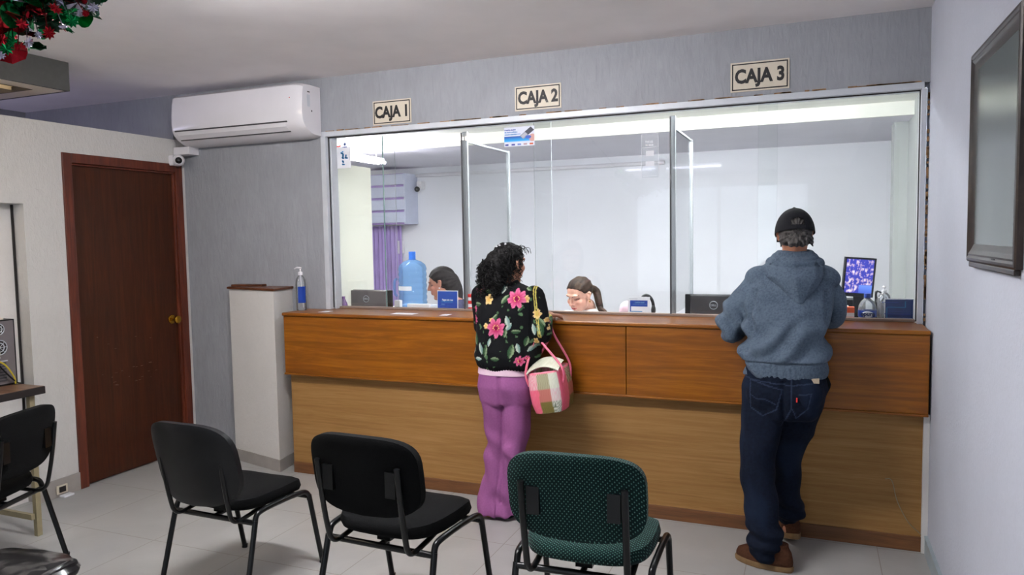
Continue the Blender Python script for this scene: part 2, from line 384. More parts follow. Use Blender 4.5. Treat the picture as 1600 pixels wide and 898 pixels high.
b = B(); b.box((XR-.014, .2, 0), (XR, 4.09, .085)); b.box((XR-.016, .2, .085), (XR, 4.09, .092)); struct(b.build('baseboard_right', 'base_tile_blue', local=True))
# door
b = B(); b.box((XL-.06, 3.36, .008), (XL-.022, 4.25, 2.15)); dr = struct(b.build('door_1', 'door'))
b = B()
for y0, y1 in ((3.322, 3.385), (4.225, 4.288)):
    b.box((XL-.09, y0, 0), (XL+.012, y1, 2.19))
    yi = y1 if y0 < 4 else y0; s_ = 1 if y0 < 4 else -1
    b.box((XL-.03, min(yi, yi+s_*.014), 0), (XL-.004, max(yi, yi+s_*.014), 2.13))
b.box((XL-.09, 3.385, 2.128), (XL+.012, 4.225, 2.19)); b.box((XL-.03, 3.385, 2.114), (XL-.004, 4.225, 2.128))
b.build('door_frame', 'door_frame', dr, bevel=.004)
ry = Matrix.Translation((XL-.022, 4.155, 1.03)) @ Matrix.Rotation(PI/2, 4, 'Y')
b = B(); b.lathe([(.0, 0), (.033, 0), (.033, .006), (.014, .012), (.012, .034), (.022, .040), (.029, .052), (.028, .066), (.018, .074), (.0, .075)], (0, 0, 0), 28, ry)
b.build('door_knob', 'brass', dr, smooth=True)
b = B(); k = random.Random(3)                                # scuffs on the door
for i in range(26):
    y, z = 3.5+k.random()*.5, .62+k.random()*.12+(.25 if i > 20 else 0); l = .004+k.random()*.02
    b.box((XL-.0222, y, z), (XL-.0212, y+l, z+.0012+k.random()*.002))
b.build('scuff_marks', 'desk_wood', dr)

# booth shell behind the window
XBL, XBR, YB, ZB = -3.22, .69, 8.1, 2.45
b = B(); b.box((XBL-.14, YW+.15, 0), (XBL, 4.99, 2.16)); b.box((-6.2, YW+.15, 0), (-6.08, 8.2, 2.6)); b.box((-6.08, YW+.152, 0), (XBL-.14, YW+.25, 2.6))
struct(b.build('wall_booth_left', 'cream_wall', local=True))
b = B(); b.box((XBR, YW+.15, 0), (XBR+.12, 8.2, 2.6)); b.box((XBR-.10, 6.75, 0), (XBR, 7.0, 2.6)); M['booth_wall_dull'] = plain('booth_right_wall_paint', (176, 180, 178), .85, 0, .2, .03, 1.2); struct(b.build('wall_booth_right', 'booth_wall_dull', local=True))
b = B(); b.box((-6.2, YB, 0), (XBR+.12, YB+.12, 2.6)); struct(b.build('wall_booth_rear', 'booth_wall', local=True))
b = B(); b.box((-6.1, YW+.15, 2.58), (XBR+.1, 6.4, 2.7)); b.box((-6.1, 6.38, ZB+.025), (XBR+.1, 6.4, 2.58)); struct(b.build('ceiling', 'ceiling_booth', local=True))
b = B(); b.box((-6.2, 6.4, ZB+.025), (XBR+.1, YB+.1, ZB+.25)); struct(b.build('ceiling', 'ceiling_far', local=True))

# low white partition beside the counter
pc = [PZ(372, 717, 0), PZ(438, 737, 0), V((-3.47, YW, 0))]
p0, p1, p2 = V((-3.945, 4.20, 0)), V((-3.425, 4.058, 0)), V((-3.475, YW, 0)); p3 = V((-3.975, YW, 0))
b = B(); b.prism([p0+V((0, 0, .085)), p1+V((0, 0, .085)), p2+V((0, 0, .085)), p3+V((0, 0, .085))], (0, 0, 1.175)); lw = struct(b.build('wall_low', 'white_smooth', local=True))
b = B(); g = V((0, -.008, 0)); b.prism([p0+g, p1+g+V((.008, 0, 0)), p2+V((.008, 0, 0)), p3], (0, 0, .085)); struct(b.build('baseboard_low', 'base_tile', local=True))
b = B(); z = 1.262; g = V((0, -.012, z))
b.prism([p0+g+V((-.012, 0, 0)), p1+g+V((.012, 0, 0)), p2+V((.012, 0, z)), p2+V((-.22, 0, z)), p1+V((-.22, .20, z)), p0+V((.1, .115, z)), p3+V((-.012, 0, z))], (0, 0, .016))
b.prism([p0+V((0, .02, z+.016)), p0+V((.0, .1, z+.016)), V((-3.70, YW-.005, z+.016)), V((-3.70, YW-.06, z+.016))], (0, 0, .014))
b.build('wooden_cap', 'cap_wood', lw, bevel=.003)

# the service window: frame, sliding panes
b = B(); wn = thing('window_1', (0, YG, ZS), None, None); wn['kind'] = 'structure'
fr_ = B(); ft = .022
fr_.box((XO0-.035, YW-.006, ZH), (XO1+.012, YW+.11, ZH+.034)); fr_.box((XO0-.035, YW-.004, ZS), (XO0+.004, YW+.11, ZH)); fr_.box((XO0+.008, YW+.04, ZS), (XO0+.022, YW+.11, ZH))
fr_.box((XO1, YW-.004, ZS), (XO1+.024, YW+.11, ZH)); fr_.build('window_frame', 'alu_white', wn, bevel=.002)
M['track'] = plain('sill_track', (138, 118, 108), .5, .1, .4); b = B(); b.box((XO0, YG-.022, ZS), (XO1, YG+.03, ZS+.014)); b.build('sill_track', 'track', wn, bevel=.002)
b = B(); b.box((XO0+.004, YW+.03, ZH-.006), (XO1, YW+.036, ZH)); b.box((XO0+.004, YW+.03, ZS+.01), (XO0+.0085, YW+.036, ZH)); b.box((XO1-.005, YW+.03, ZS+.01), (XO1, YW+.036, ZH)); b.build('gasket', 'dark_edge', wn)
b = B(); k = random.Random(5)
for i in range(60): x = XO0+k.random()*3.6; b.box((x, YW-.008, ZH+.033), (x+.02+k.random()*.07, YW, ZH+.036+k.random()*.005))
for i in range(46): z = ZS+k.random()*1.2; b.box((XO1+.026+k.random()*.004, YW-.006, z), (XR-.001, YW+.01, z+.008+k.random()*.03))
struct(b.build('trim_1', 'brick', local=True))
panes = [(XO0+.01, -2.657, 0, 1), (-2.759, -1.532, .012, 0), (-1.644, -.196, 0, 2), (-.298, XO1-.004, .012, 2)]
for x0, x1, dy, e in panes:
    b = B(); b.box((x0, YG+dy, ZS+.012), (x1, YG+dy+.006, ZH)); b.bm.faces.ensure_lookup_table()
    bmesh.ops.recalc_face_normals(b.bm, faces=b.bm.faces)
    for f in b.bm.faces:
        if abs(f.normal.x) > .5: f.material_index = 1
    b.build('pane', ['frost', 'glass_edge_pale'], wn)
b = B()
b.box((-2.7620, YG+.010, ZS+.012), (-2.7585, YG+.020, ZH)); b.build('pane_edge', 'glass_edge', wn)
for nx_, lb in ((-2.145, 0), (-.786, 1)):                     # mullions and glass dividers between the tills
    b = B(); b.box((nx_-.004, YG-.012, ZS+.012), (nx_+.004, YG-.001, ZH-.03)); b.build('mullion_edge', 'dark_plastic', wn)
    dv = thing('glass_divider', (nx_, YG+.4, ZS), ['glass divider panel between the first and second teller', 'glass divider panel between the second and third teller'][lb], 'glass panel', 'glass dividers between the tellers')
    b = B(); b.box((nx_-.003, YG+.05, ZS+.002), (nx_+.003, 5.20, 2.235)); b.build('glass_sheet', ['divider_glass'], dv)
    b = B(); b.box((nx_-.012, YG+.031, ZS+.002), (nx_+.022, YG+.05, 2.30)); b.build('front_post', 'post_alu', dv)
    b = B(); b.box((nx_-.010, 5.20, .762), (nx_+.010, 5.222, 2.25)); b.build('rear_post', 'post_alu', dv)
    b = B(); b.box((nx_-.006, YG+.05, 2.235), (nx_+.006, 5.20, 2.247)); b.build('top_rail', 'post_alu', dv)

# ================================================================== SERVICE COUNTER
YC = 4.045                                                   # face of the wooden fascia
ct = thing('service_counter', (-1.4, 4.1, 0), 'long brown wooden bank counter under the service window', 'counter')
b = B(); b.box((-3.335, YC+.055, .0), (XR-.012, YW-.001, ZS-.028)); b.build('lower_panel', 'panel', ct)
for x0, x1 in ((-3.338, -.972), (-.969, XR-.012)):
    b = B(); b.box((x0, YC, .705), (x1, YC+.05, ZS-.022)); b.build('fascia', 'fascia', ct, bevel=.004)
b = B(); b.box((-3.342, YC-.012, ZS-.022), (XR-.01, YG-.024, ZS)); b.box((XO0+.0, YG-.024, ZS-.022), (XO1, YG+.10, ZS)); b.build('counter_top', 'fascia', ct, bevel=.006)
b = B(); b.box((-3.342, YC-.006, .694), (XR-.012, YC+.054, .706)); b.build('fascia_moulding', 'fascia', ct, bevel=.003)
b = B(); b.box((-3.33, YC+.043, 0), (XR-.014, YC+.056, .075)); b.build('skirting', 'skirt', ct, bevel=.003)
b = B(); b.box((XR-.028, YC+.03, 0), (XR-.001, YC+.06, .70)); b.build('edge_filler', 'white_smooth', ct)
# paper slips lying on the counter ledge
for i, (x0, x1, y) in enumerate(((518, 532, 484), (630, 668, 486.5), (716, 728, 486))):
    a = PZ(x0, y, ZS+.001); c = PZ(x1, y, ZS+.001); b = B(); b.box((a.x, YC+.07, ZS+.0005), (c.x, YC+.15, ZS+.0015))
    tag(b.build('paper_slip', 'white'), ['small paper slip on the counter ledge near the purple vase', 'wide paper slip on the counter ledge below the blue water jug', 'paper slip on the counter ledge left of the curly haired customer'][i], 'paper', 'paper slips on the counter ledge')
a = PZ(722, 484, ZS+.005); b = B(); b.tube([a+V((-.05, .03, .002)), a+V((.09, .02, .002))], [.003, .004], 8); tag(b.build('pen', 'black_plastic'), 'black pen lying on the counter left of the curly haired customer', 'pen')
b = B(); a = PY(1390, 750, YC+.052); c = PY(1440, 838, YC+.052); b.tube([a+V((-.02, 0, .005)), a+V((.01, -.004, .0)), a+V((.035, -.01, -.10)), a+V((.085, -.012, -.2)), c+V((0, -.01, .005)), V((c.x, YC+.04, .02))], .0022, 6, smooth=5)
b.build('loose_wire', 'beige_metal', ct)

# inner desk and what stands on it
b = B(); b.box((XBL+.01, YG+.12, .72), (XBR-.01, 5.4, .76)); b.box((XBL+.01, YG+.12, 0), (XBL+.05, 5.3, .72)); b.box((XBR-.05, YG+.12, 0), (XBR-.01, 5.3, .72)); b.box((-1.48, YG+.12, 0), (-1.44, YG+.2, .72))
ds = b.build('teller_desk', 'booth_wall', local=True); tag(ds, 'pale teller desk running behind the counter glass', 'desk')

# ================================================================== SIGNS
for n_, (x0, x1, z0, z1), lb in (('1', (-2.744, -2.468, 2.374, 2.516), 'leftmost'), ('2', (-1.716, -1.432, 2.387, 2.519), 'middle'), ('3', (-.43, -.1405, 2.387, 2.53), 'rightmost')):
    s_ = thing('till_sign', ((x0+x1)/2, YW-.004, z0), 'cream wall sign reading CAJA %s with black border, %s of three' % (n_, lb), 'sign', 'till number signs above the window')
    b = B(); b.box((x0-.008, YW-.005, z0-.008), (x1+.008, YW, z1+.008)); b.build('backing', 'cream_sign', s_)
    b = B(); t_ = .006
    for q in (((x0, z0), (x1, z0+t_)), ((x0, z1-t_), (x1, z1)), ((x0, z0), (x0+t_, z1)), ((x1-t_, z0), (x1, z1))): b.box((q[0][0], YW-.0065, q[0][1]), (q[1][0], YW-.004, q[1][1]))
    b.build('border', 'ink', s_)
    text('CAJA '+n_, .102, 'ink', fr(((x0+x1)/2, YW-.0052, (z0+z1)/2-.001), (1, 0, 0), (0, 0, 1)), s_, xs=.83, bold=.0042)

# ================================================================== CHAIRS
def chair(name, loc, rz, sc, label, kind):
    t = thing(name, loc, label, 'chair', 'waiting room chairs', rz); t.scale = (sc, sc, sc)
    fab = M['black_fabric']
    if kind == 'green':
        m = MT('green_dotted_fabric', .95, 0, .15); tc = m.node('ShaderNodeTexCoord'); sp = m.node('ShaderNodeSeparateXYZ'); cb = m.node('ShaderNodeCombineXYZ'); ad = m.node('ShaderNodeMath', operation='ADD')
        m.lk(tc.outputs['Object'], sp.inputs[0]); m.lk(sp.outputs['Y'], ad.inputs[0]); m.lk(sp.outputs['Z'], ad.inputs[1]); m.lk(sp.outputs['X'], cb.inputs['X']); m.lk(ad.outputs[0], cb.inputs['Y'])
        mp = m.node('ShaderNodeMapping'); mp.inputs['Scale'].default_value = (96, 96, 1); mp.inputs['Rotation'].default_value = (0, 0, PI/4); m.lk(cb.outputs[0], mp.inputs['Vector'])
        vo = m.node('ShaderNodeTexVoronoi'); vo.voronoi_dimensions = '2D'; vo.inputs['Randomness'].default_value = .1; vo.inputs['Scale'].default_value = 1; m.lk(mp.outputs[0], vo.inputs['Vector'])
        m.base(m.ramp(vo.outputs['Distance'], [(.10, srgb(84, 126, 116)), (.26, srgb(12, 34, 33))])); m.set('Sheen Weight', .05); fab = m.m
    elif kind == 'plastic': fab = M['black_plastic']
    # backrest: curved padded shell
    def backshape(zc=.668, hw=.237, hh=.140, th=.021, curve=.035, lean=.16, y0=-.232, n=4.2):
        bb = B(); rs = []; N = 44
        for layer, k, s_ in ((0, -1, .93), (1, -.75, 1), (2, .75, 1), (3, 1, .93)):
            r = []
            for i in range(N):
                a = 2*PI*i/N; e = 2/n; x = hw*math.copysign(abs(math.cos(a))**e, math.cos(a))*s_; z = hh*math.copysign(abs(math.sin(a))**e, math.sin(a))*s_
                zz = z-.018*(1-(x/hw)**2)*(z < 0)+.008*(1-(x/hw)**2)*(z > 0)
                r.append((x, y0+k*th-lean*z-curve*(1-(x/hw)**2), zc+zz))
            rs.append(r)
        bb.rings(rs, cap=False)
        for rr_, flip in ((rs[0], 1), (rs[-1], 0)):           # fill front and rear with a curved grid
            pass
        for ri in (0, 3):
            k = (-1, -.75, .75, 1)[ri]; ctr = [[None]*N for _ in range(5)]
            prev = rs[ri]
            for q in range(1, 6):
                f_ = 1-q/6
                ring = []
                for (x, y, z) in rs[ri]:
                    xx = x*f_; zz = zc+(z-zc)*f_
                    ring.append((xx, y0+k*th+(.004 if k > 0 else -.003)*(1-f_)-lean*(zz-zc)-curve*(1-(xx/hw)**2), zz))
                bb.rings([prev, ring], cap=False); prev = ring
            vs = [bb.bm.verts.new(p) for p in prev]; bb.bm.faces.new(vs)
        bmesh.ops.remove_doubles(bb.bm, verts=bb.bm.verts, dist=1e-5); return bb
    if kind == 'shell': bs = backshape(.650, .238, .182, .018, .06, .22, -.250, 3.6)
    elif kind == 'plastic': bs = backshape(.675, .236, .16, .017, .05, .12, -.225, 3.2)
    else: bs = backshape()
    bk = bs.build('backrest', fab if kind != 'shell' else M['black_plastic'], t, smooth=50, local=True)
    # seat cushion
    b = B(); rs = []; N = 44
    for k, s_ in ((0, .88), (.010, .97), (.028, 1), (.048, .97), (.058, .88), (.061, .6), (.060, .25)):
        r = []
        for i in range(N):
            a = 2*PI*i/N; e = 2/3.6; x = .234*math.copysign(abs(math.cos(a))**e, math.cos(a))*s_; y = .222*math.copysign(abs(math.sin(a))**e, math.sin(a))*s_
            r.append((x*(1-.05*(y < 0)*abs(y)/.2), y+.022, .402+k-.018*max(0, (y-.1)/.1)+.012*(x/.225)**2*(k > .03)))
        rs.append(r)
    b.rings(rs); b.build('seat', fab, t, smooth=50, local=True)
    # tubes: one bent side frame each side, legs as parts
    for s_ in (-1, 1):
        b = B(); b.tube([(s_*.238, -.165, .36), (s_*.238, -.158, .388), (s_*.24, -.13, .404), (s_*.243, -.02, .408), (s_*.246, .11, .404), (s_*.247, .165, .396), (s_*.248, .19, .375), (s_*.248, .197, .35)], .0125, 10, smooth=3); b.build('side_rail', 'black_metal', t, smooth=60, local=True)
        for (y0, y1, nm) in ((-.166, -.262, 'rear'), (.195, .275, 'front')):
            b = B(); b.tube([(s_*.240 if y0 < 0 else s_*.248, y0, .372), (s_*.252, y1, .012)], .0125, 10); lg = b.build('leg', 'black_metal', t, smooth=60, local=True)
            b = B(); b.tube([(s_*.2518, y1-(.0035 if y0 < 0 else -.003), .02), (s_*.252, y1, 0)], .0145, 10); b.build('foot_cap', 'black_plastic', lg, smooth=60, local=True)
        b = B(); b.tube([(s_*.17, -.03, .392), (s_*.17, -.12, .378), (s_*.17, -.20, .372), (s_*.172, -.235, .392), (s_*.173, -.252, .44), (s_*.174, -.276, .56), (s_*.175, -.298, .715) if kind != 'shell' else (s_*.175, -.290, .66)], .012, 10, smooth=4, flat=.75)
        if kind != 'shell': b.box((s_*.165-.022-s_*.028, -.288, .60), (s_*.165+.022-s_*.028, -.270, .695))
        b.build('back_support', 'black_metal', t, smooth=50, local=True)
    b = B(); b.tube([(-.238, -.168, .362), (.238, -.168, .362)], .0125, 10); b.tube([(-.247, .175, .374), (.247, .175, .374)], .011, 10); b.tube([(0, -.168, .364), (0, .175, .376)], .011, 8); b.box((-.03, -.14, .372), (.03, -.10, .402)); b.build('cross_bar', 'black_metal', t, smooth=50, local=True)
    return t
chair('visitor_chair', (-2.512, 2.692, 0), -.017, .99, 'black chair with smooth plastic back shell, nearest the white low wall', 'shell')
chair('visitor_chair', (-1.589, 2.637, 0), -.044, 1.054, 'plain black fabric chair in the middle, left of the green chair', 'fabric')
chair('visitor_chair', (-.777, 2.678, 0), .051, 1.05, 'dark green chair with dotted fabric and black tube legs', 'green')
chair('visitor_chair', (-3.725, 2.236, 0), 1.891, 1.011, 'black chair turned sideways in front of the computer desk', 'fabric')
wc = chair('visitor_chair', (-2.66, 1.62, 0), .12, 1.0, 'black chair with plastic film over its seat in the near left corner', 'plastic')
b = B(); rs = []; k = random.Random(2)                       # crumpled protective film on the seat of the nearest chair
N = 60
for q in range(9):
    f_ = 1-q/9.5; r = []
    for i in range(N):
        a = 2*PI*i/N; e = 2/3.0; x = .245*math.copysign(abs(math.cos(a))**e, math.cos(a))*f_; y = .233*math.copysign(abs(math.sin(a))**e, math.sin(a))*f_
        r.append((x, y+.023, .467-.018*max(0, (y-.1)/.1)-.03*(q == 0)+.006*abs(nz((x*11, y*11, q)))+.0015*nz((x*40, y*40, 1))))
    rs.append(r)
b.rings(rs); b.build('film_cover', 'film', wc, smooth=25, local=True)

# ================================================================== AIR CONDITIONER
ac = thing('air_conditioner', (-3.75, 4.2, 2.30), 'white wall mounted air conditioner above the dark wooden door and grey wall', 'air conditioner')
X0, X1 = -4.325, -3.172
prof = [(YW, 2.668), (4.20, 2.668), (4.145, 2.662), (4.118, 2.645), (4.108, 2.60), (4.100, 2.52), (4.098, 2.45), (4.104, 2.405), (4.118, 2.375), (4.15, 2.345), (4.20, 2.318), (4.245, 2.308), (YW, 2.308)]
def acp(inset, x): c = V((4.22, 2.49)); return [(x, min(YW, c.x+(y-c.x)*(1-inset)), c.y+(z-c.y)*(1-inset)) for y, z in prof]
b = B(); b.rings([acp(.045, X0), acp(.012, X0+.006), acp(0, X0+.022), acp(0, X1-.075), acp(.03, X1-.035), acp(.06, X1-.012), acp(.09, X1)]); body = b.build('body', 'white_gloss', ac, smooth=35)
b = B(); b.prism([(X0+.03, 4.098, 2.409), (X0+.03, 4.109, 2.403), (X0+.03, 4.105, 2.400)], (X1-X0-.15, 0, 0)); b.prism([(X0+.04, 4.146, 2.352), (X0+.04, 4.156, 2.341), (X0+.04, 4.148, 2.341)], (X1-X0-.17, 0, 0)); b.build('louvre_gap', 'shade_grey', ac)
b = B(); b.prism([(X0+.05, 4.103, 2.400), (X0+.05, 4.1155, 2.374), (X0+.05, 4.1445, 2.3475), (X0+.05, 4.15, 2.352), (X0+.05, 4.12, 2.38)], (X1-X0-.19, 0, 0)); b.build('air_flap', 'white_plastic', ac)
fa = fr((X1+.001, 4.205, 2.545), (0, 1, 0), (0, 0, 1))
b = B()
b.box((X1-.0015, 4.165, 2.505), (X1+.001, 4.196, 2.585)); b.build('side_sticker', 'alu_white', ac)
b = B(); b.box((X1-.0015, 4.170, 2.600), (X1+.001, 4.196, 2.608)); b.build('model_mark', 'ink', ac)
b = B(); b.ell((X1+.0005, 4.212, 2.48), (.002, .006, .006)); b.build('screw_cover', 'ink', ac)
b = B(); b.ell((X1-.092, 4.0985, 2.56), (.004, .002, .004)); b.build('status_lamp', 'red', ac)
b = B(); b.box((XL+.002, 4.22, 2.255), (XL+.155, YW-.001, 2.312), bevel=.004); tag(b.build('cable_duct', 'white_plastic'), 'short white cable duct under the left end of the air conditioner', 'duct')
b = B(); b.box((XL-.11, YW-.02, 2.378), (XL-.075, YW-.001, ZC-.004)); tag(b.build('pipe_cover', 'grey_wall'), 'narrow vertical pipe cover left of the air conditioner', 'pipe')

# dome camera at the end of the partition
sc_ = thing('security_camera', (-4.355, 4.20, 2.15), 'white dome security camera above the right door corner', 'camera')
cdir = (CAM-V((-4.34, 4.15, 2.21))).normalized()
b = B(); b.box((-4.442, 4.17, 2.175), (-4.40, 4.25, 2.25), bevel=.006); b.build('mount', 'white_plastic', sc_)
b = B(); b.ell((-4.372, 4.20, 2.212), .042); b.build('housing', 'white_plastic', sc_, smooth=True)
b = B(); b.ell(V((-4.372, 4.20, 2.212))+cdir*.022, .027); b.build('lens', 'screen_glass', sc_, smooth=True)

# ================================================================== LIGHT BOX and ceiling lamps
lx = thing('ceiling_light_box', (-4.9, 2.6, 2.545), 'grey boxed ceiling light with louvres above the left partition', 'ceiling light')
b = B(); x0, x1, y0, y1, z0 = -5.45, -4.265, 1.6, 3.272, 2.545
for q in (((x1-.02, y0, z0), (x1, y1, ZC)), ((x0, y0, z0), (x0+.02, y1, ZC)), ((x0, y1-.02, z0), (x1, y1, ZC)), ((x0, y0, z0), (x1, y0+.02, ZC))): b.box(*q)
M['box_grey'] = plain('box_grey', (84, 84, 82), .8, 0, .2); b.build('housing', 'box_grey', lx)
b = B(); i0, i1, j0, j1 = x0+.14, x1-.14, y0+.2, y1-.14
for q in (((x0+.02, y0+.02), (x1-.02, j0)), ((x0+.02, j1), (x1-.02, y1-.02)), ((x0+.02, j0), (i0, j1)), ((i1, j0), (x1-.02, j1))): b.box((q[0][0], q[0][1], z0), (q[1][0], q[1][1], z0+.012))
b.build('underside', 'cream_sign', lx)
b = B()
for q in (((i0, j0), (i1, j0+.008)), ((i0, j1-.008), (i1, j1)), ((i0, j0), (i0+.008, j1)), ((i1-.008, j0), (i1, j1))): b.box((q[0][0], q[0][1], z0-.002), (q[1][0], q[1][1], z0+.03))
b.build('rim', 'dark_edge', lx)
b = B()
for i in range(1, 7): y = j0+(j1-j0)*i/7; b.box((i0, y, z0+.012), (i1, y+.004, z0+.05))
for i in range(1, 5): x = i0+(i1-i0)*i/5; b.box((x, j0, z0+.012), (x+.004, j1, z0+.05))
b.build('louvre', 'cream_sign', lx)
b = B(); b.box((i0, j0, z0+.10), (i1, j1, z0+.105)); b.build('diffuser', 'warm_glow', lx)
def tubes(name, x0, x1, y0, y1, z, label, group=None, n=2, mt='tube_main', zc=0):
    t = thing(name, ((x0+x1)/2, (y0+y1)/2, z), label, 'ceiling light', group)
    lx_, ly_ = ((0, (y1-y0)*.34) if x1-x0 > y1-y0 else ((x1-x0)*.34, 0)); b = B(); b.box((x0+lx_, y0+ly_, z-.055), (x1-lx_, y1-ly_, z), bevel=.004); b.build('housing', 'white_plastic', t)
    for q in ((.15, .85) if zc else ()): b = B(); b.tube([(x0+(x1-x0)*(q if lx_ == 0 else .5), y0+(y1-y0)*(q if lx_ else .5), z-.005), (x0+(x1-x0)*(q if lx_ == 0 else .5), y0+(y1-y0)*(q if lx_ else .5), zc)], .006, 8); b.build('hanger', 'white_plastic', t)
    for i in range(n):
        b = B()
        if x1-x0 > y1-y0: yy = y0+(y1-y0)*(i+.5)/n; b.tube([(x0+.02, yy, z-.045), (x1-.02, yy, z-.045)], .014, 12)
        else: xx = x0+(x1-x0)*(i+.5)/n; b.tube([(xx, y0+.02, z-.045), (xx, y1-.02, z-.045)], .014, 12)
        b.build('light_tube', mt, t, smooth=60)
    return t
tubes('fluorescent_lamp', -2.9, -1.35, -3.40, -3.2, ZC, 'twin tube lamp of the waiting room seen only as a reflection in the window glass', mt='tube_rear')
tubes('fluorescent_lamp', -2.45, -1.25, 2.16, 2.30, ZC, 'twin tube ceiling lamp over the row of waiting chairs', 'waiting room ceiling lamps')
tubes('fluorescent_lamp', -4.0, -3.4, 1.5, 1.62, ZC, 'added short fill lamp nearest the left partition and the light box', 'waiting room ceiling lamps', mt='fill_side')  # warm fill lamp added out of view to brighten the left wall
tubes('fluorescent_lamp', -6.16, -6.06, 2.0, 3.3, 2.20, 'added cool fill lamp on the outer wall hidden behind the left partition', mt='fill_outer', zc=2.72)  # unseen lamp added to light the ceiling and wall beyond the partition
tubes('fluorescent_lamp', -4.02, -3.88, 5.6, 6.34, 2.40, 'bright twin tube lamp on the booth ceiling behind the small notice', 'booth ceiling lamps', mt='tube_booth_left', zc=2.58)
tubes('fluorescent_lamp', -1.95, -.75, 4.66, 4.80, 2.48, 'booth tube lamp above the second teller', 'booth ceiling lamps', mt='tube_booth', zc=2.58)
tubes('fluorescent_lamp', -.65, -.05, 4.66, 4.80, 2.48, 'booth tube lamp above the third till', 'booth ceiling lamps', mt='tube_booth', zc=2.58)

# ================================================================== PICTURE ON THE RIGHT WALL
pf = thing('framed_picture', (XR-.02, 2.7, 1.48), 'dark wooden framed greenish picture hanging on the right wall', 'picture')
a = [V((XR-.001, 3.125, 1.487)), V((XR-.001, 3.125, 2.222)), V((XR-.001, 2.42, 2.222)), V((XR-.001, 2.42, 1.487))]
m = wood('frame_wood', (28, 18, 12), (40, 28, 20), (56, 42, 32), .35, (10, 4, 4), .4, .1)
M['frame_wood'] = m
prf = [(0, 0), (0, .030), (.006, .038), (.014, .040), (.022, .034), (.028, .036), (.036, .030), (.044, .024), (.060, .016), (.068, .012), (.068, 0)]   # (inward, out of wall)
cen = sum(a, V())/4; rs = []
for p in a:
    din = V((0, math.copysign(1, cen.y-p.y), math.copysign(1, cen.z-p.z)))
    rs.append([p+din*u+V((-v*.55, 0, 0)) for u, v in prf])
b = B(); b.rings(rs+[rs[0]], cap=False); b.build('frame', 'frame_wood', pf, smooth=25)
b = B()
b.box((XR-.018, 2.44, 1.468), (XR-.001, 3.10, 1.487)); b.build('lower_ledge', 'frame_wood', pf, bevel=.004)
m = MT('picture_surface', .22, 0, .6); nn = m.noise(m.coords((1, 3, 1)), 2.4, 4); m.base(m.ramp(nn, [(.3, srgb(58, 70, 66)), (.7, srgb(76, 88, 83))])); M['picture_surface'] = m.m
b = B(); b.box((XR-.009, 2.48, 1.545), (XR-.003, 3.06, 2.165)); b.build('picture_sheet', 'picture_surface', pf)
b = B(); yy = PX(1565, 406, XR-.038); b.box((XR-.0245, 2.66, 1.506), (XR-.0225, 2.70, 1.509)); b.build('scratch', 'ink', pf)

# ================================================================== TINSEL GARLAND (upper left)
def raypt(x, y, d): return CAM+ray(x, y)*d
gar = thing('tinsel_garland', raypt(30, 30, 1.6), 'red green and silver foil star garland hanging from the ceiling', 'garland')
k = random.Random(11)
pth = [V((-2.35, .75, ZC)), raypt(-190, -60, 1.6), raypt(-110, 20, 1.6), raypt(-30, 22, 1.6), raypt(50, -2, 1.6), raypt(112, -50, 1.6), raypt(190, -160, 1.6), V((-1.15, 1.25, ZC))]
cp, _ = catmull(pth, [0]*len(pth), 24)
b = B(); b.tube(cp, .006, 8); b.build('cord', 'foil_dark', gar)
def leafshape(bm, c, n, r, star, mi, cup):
    n = n.normalized(); u = n.orthogonal().normalized(); v = n.cross(u); a0 = k.random()*6
    cnt = 18 if star else 14; vs = []
    for i in range(cnt):
        a = a0+2*PI*i/cnt; q = r*(1 if (not star or i % 2 == 0) else .62)
        vs.append(c+(u*math.cos(a)+v*math.sin(a))*q+n*cup*r*(1 if i % 2 else .7))
    lo = [bm.verts.new(p) for p in vs]; ctr = bm.verts.new(c); up = [bm.verts.new(p+n*.0006) for p in vs]; c2 = bm.verts.new(c+n*.0006)
    for i in range(cnt):
        j = (i+1) % cnt
        for t in ((ctr, lo[j], lo[i]), (c2, up[i], up[j])): f = bm.faces.new(t); f.material_index = mi
        f = bm.faces.new((lo[i], lo[j], up[j], up[i])); f.material_index = mi
b = B()
for i in range(520):
    t = .12+k.random()*.76; c = cp[int(t*(len(cp)-1))]; d = V((k.gauss(0, 1), k.gauss(0, 1), k.gauss(0, 1))).normalized()
    r = k.random()**.7*.098; leafshape(b.bm, c+d*r, V((k.gauss(0, 1), k.gauss(0, 1), k.gauss(0, 1))), .012+k.random()*.022, k.random() < .3, k.choice([0, 0, 1, 1, 1, 2, 3, 3]), k.random()*.5)
o = b.build('foil_disc', ['foil_red', 'foil_green', 'foil_silver', 'foil_dark'], gar); o['kind'] = 'stuff'
for (x, y, d, r, mt) in ((75, 51, 1.52, .0145, 'foil_red'), (112, 33, 1.52, .0145, 'foil_green'), (10, 78, 1.52, .0145, 'foil_green'), (43, 66, 1.54, .0135, 'foil_silver'), (145, 10, 1.54, .013, 'foil_silver'), (98, 40, 1.55, .009, 'foil_silver'), (133, 20, 1.55, .009, 'foil_red'), (60, 55, 1.56, .009, 'foil_silver'),
                       (28, 73, 1.53, .009, 'foil_red'), (35, 36, 1.5, .013, 'foil_red'), (2, 86, 1.55, .010, 'foil_silver'), (20, 66, 1.56, .014, 'foil_green'), (4, 62, 1.56, .013, 'foil_red'), (88, 12, 1.5, .014, 'foil_red')):
    b = B(); c = raypt(x, y, d); leafshape(b.bm, c, -ray(x, y)+V((k.gauss(0, .35), k.gauss(0, .35), k.gauss(0, .35))), r, True, 0, .25)
    tp = min(cp, key=lambda q: (q-c).length); b.tube([c, (c+tp)/2+V((0, 0, .004)), tp], .0012, 5); b.build('foil_star', mt, gar)

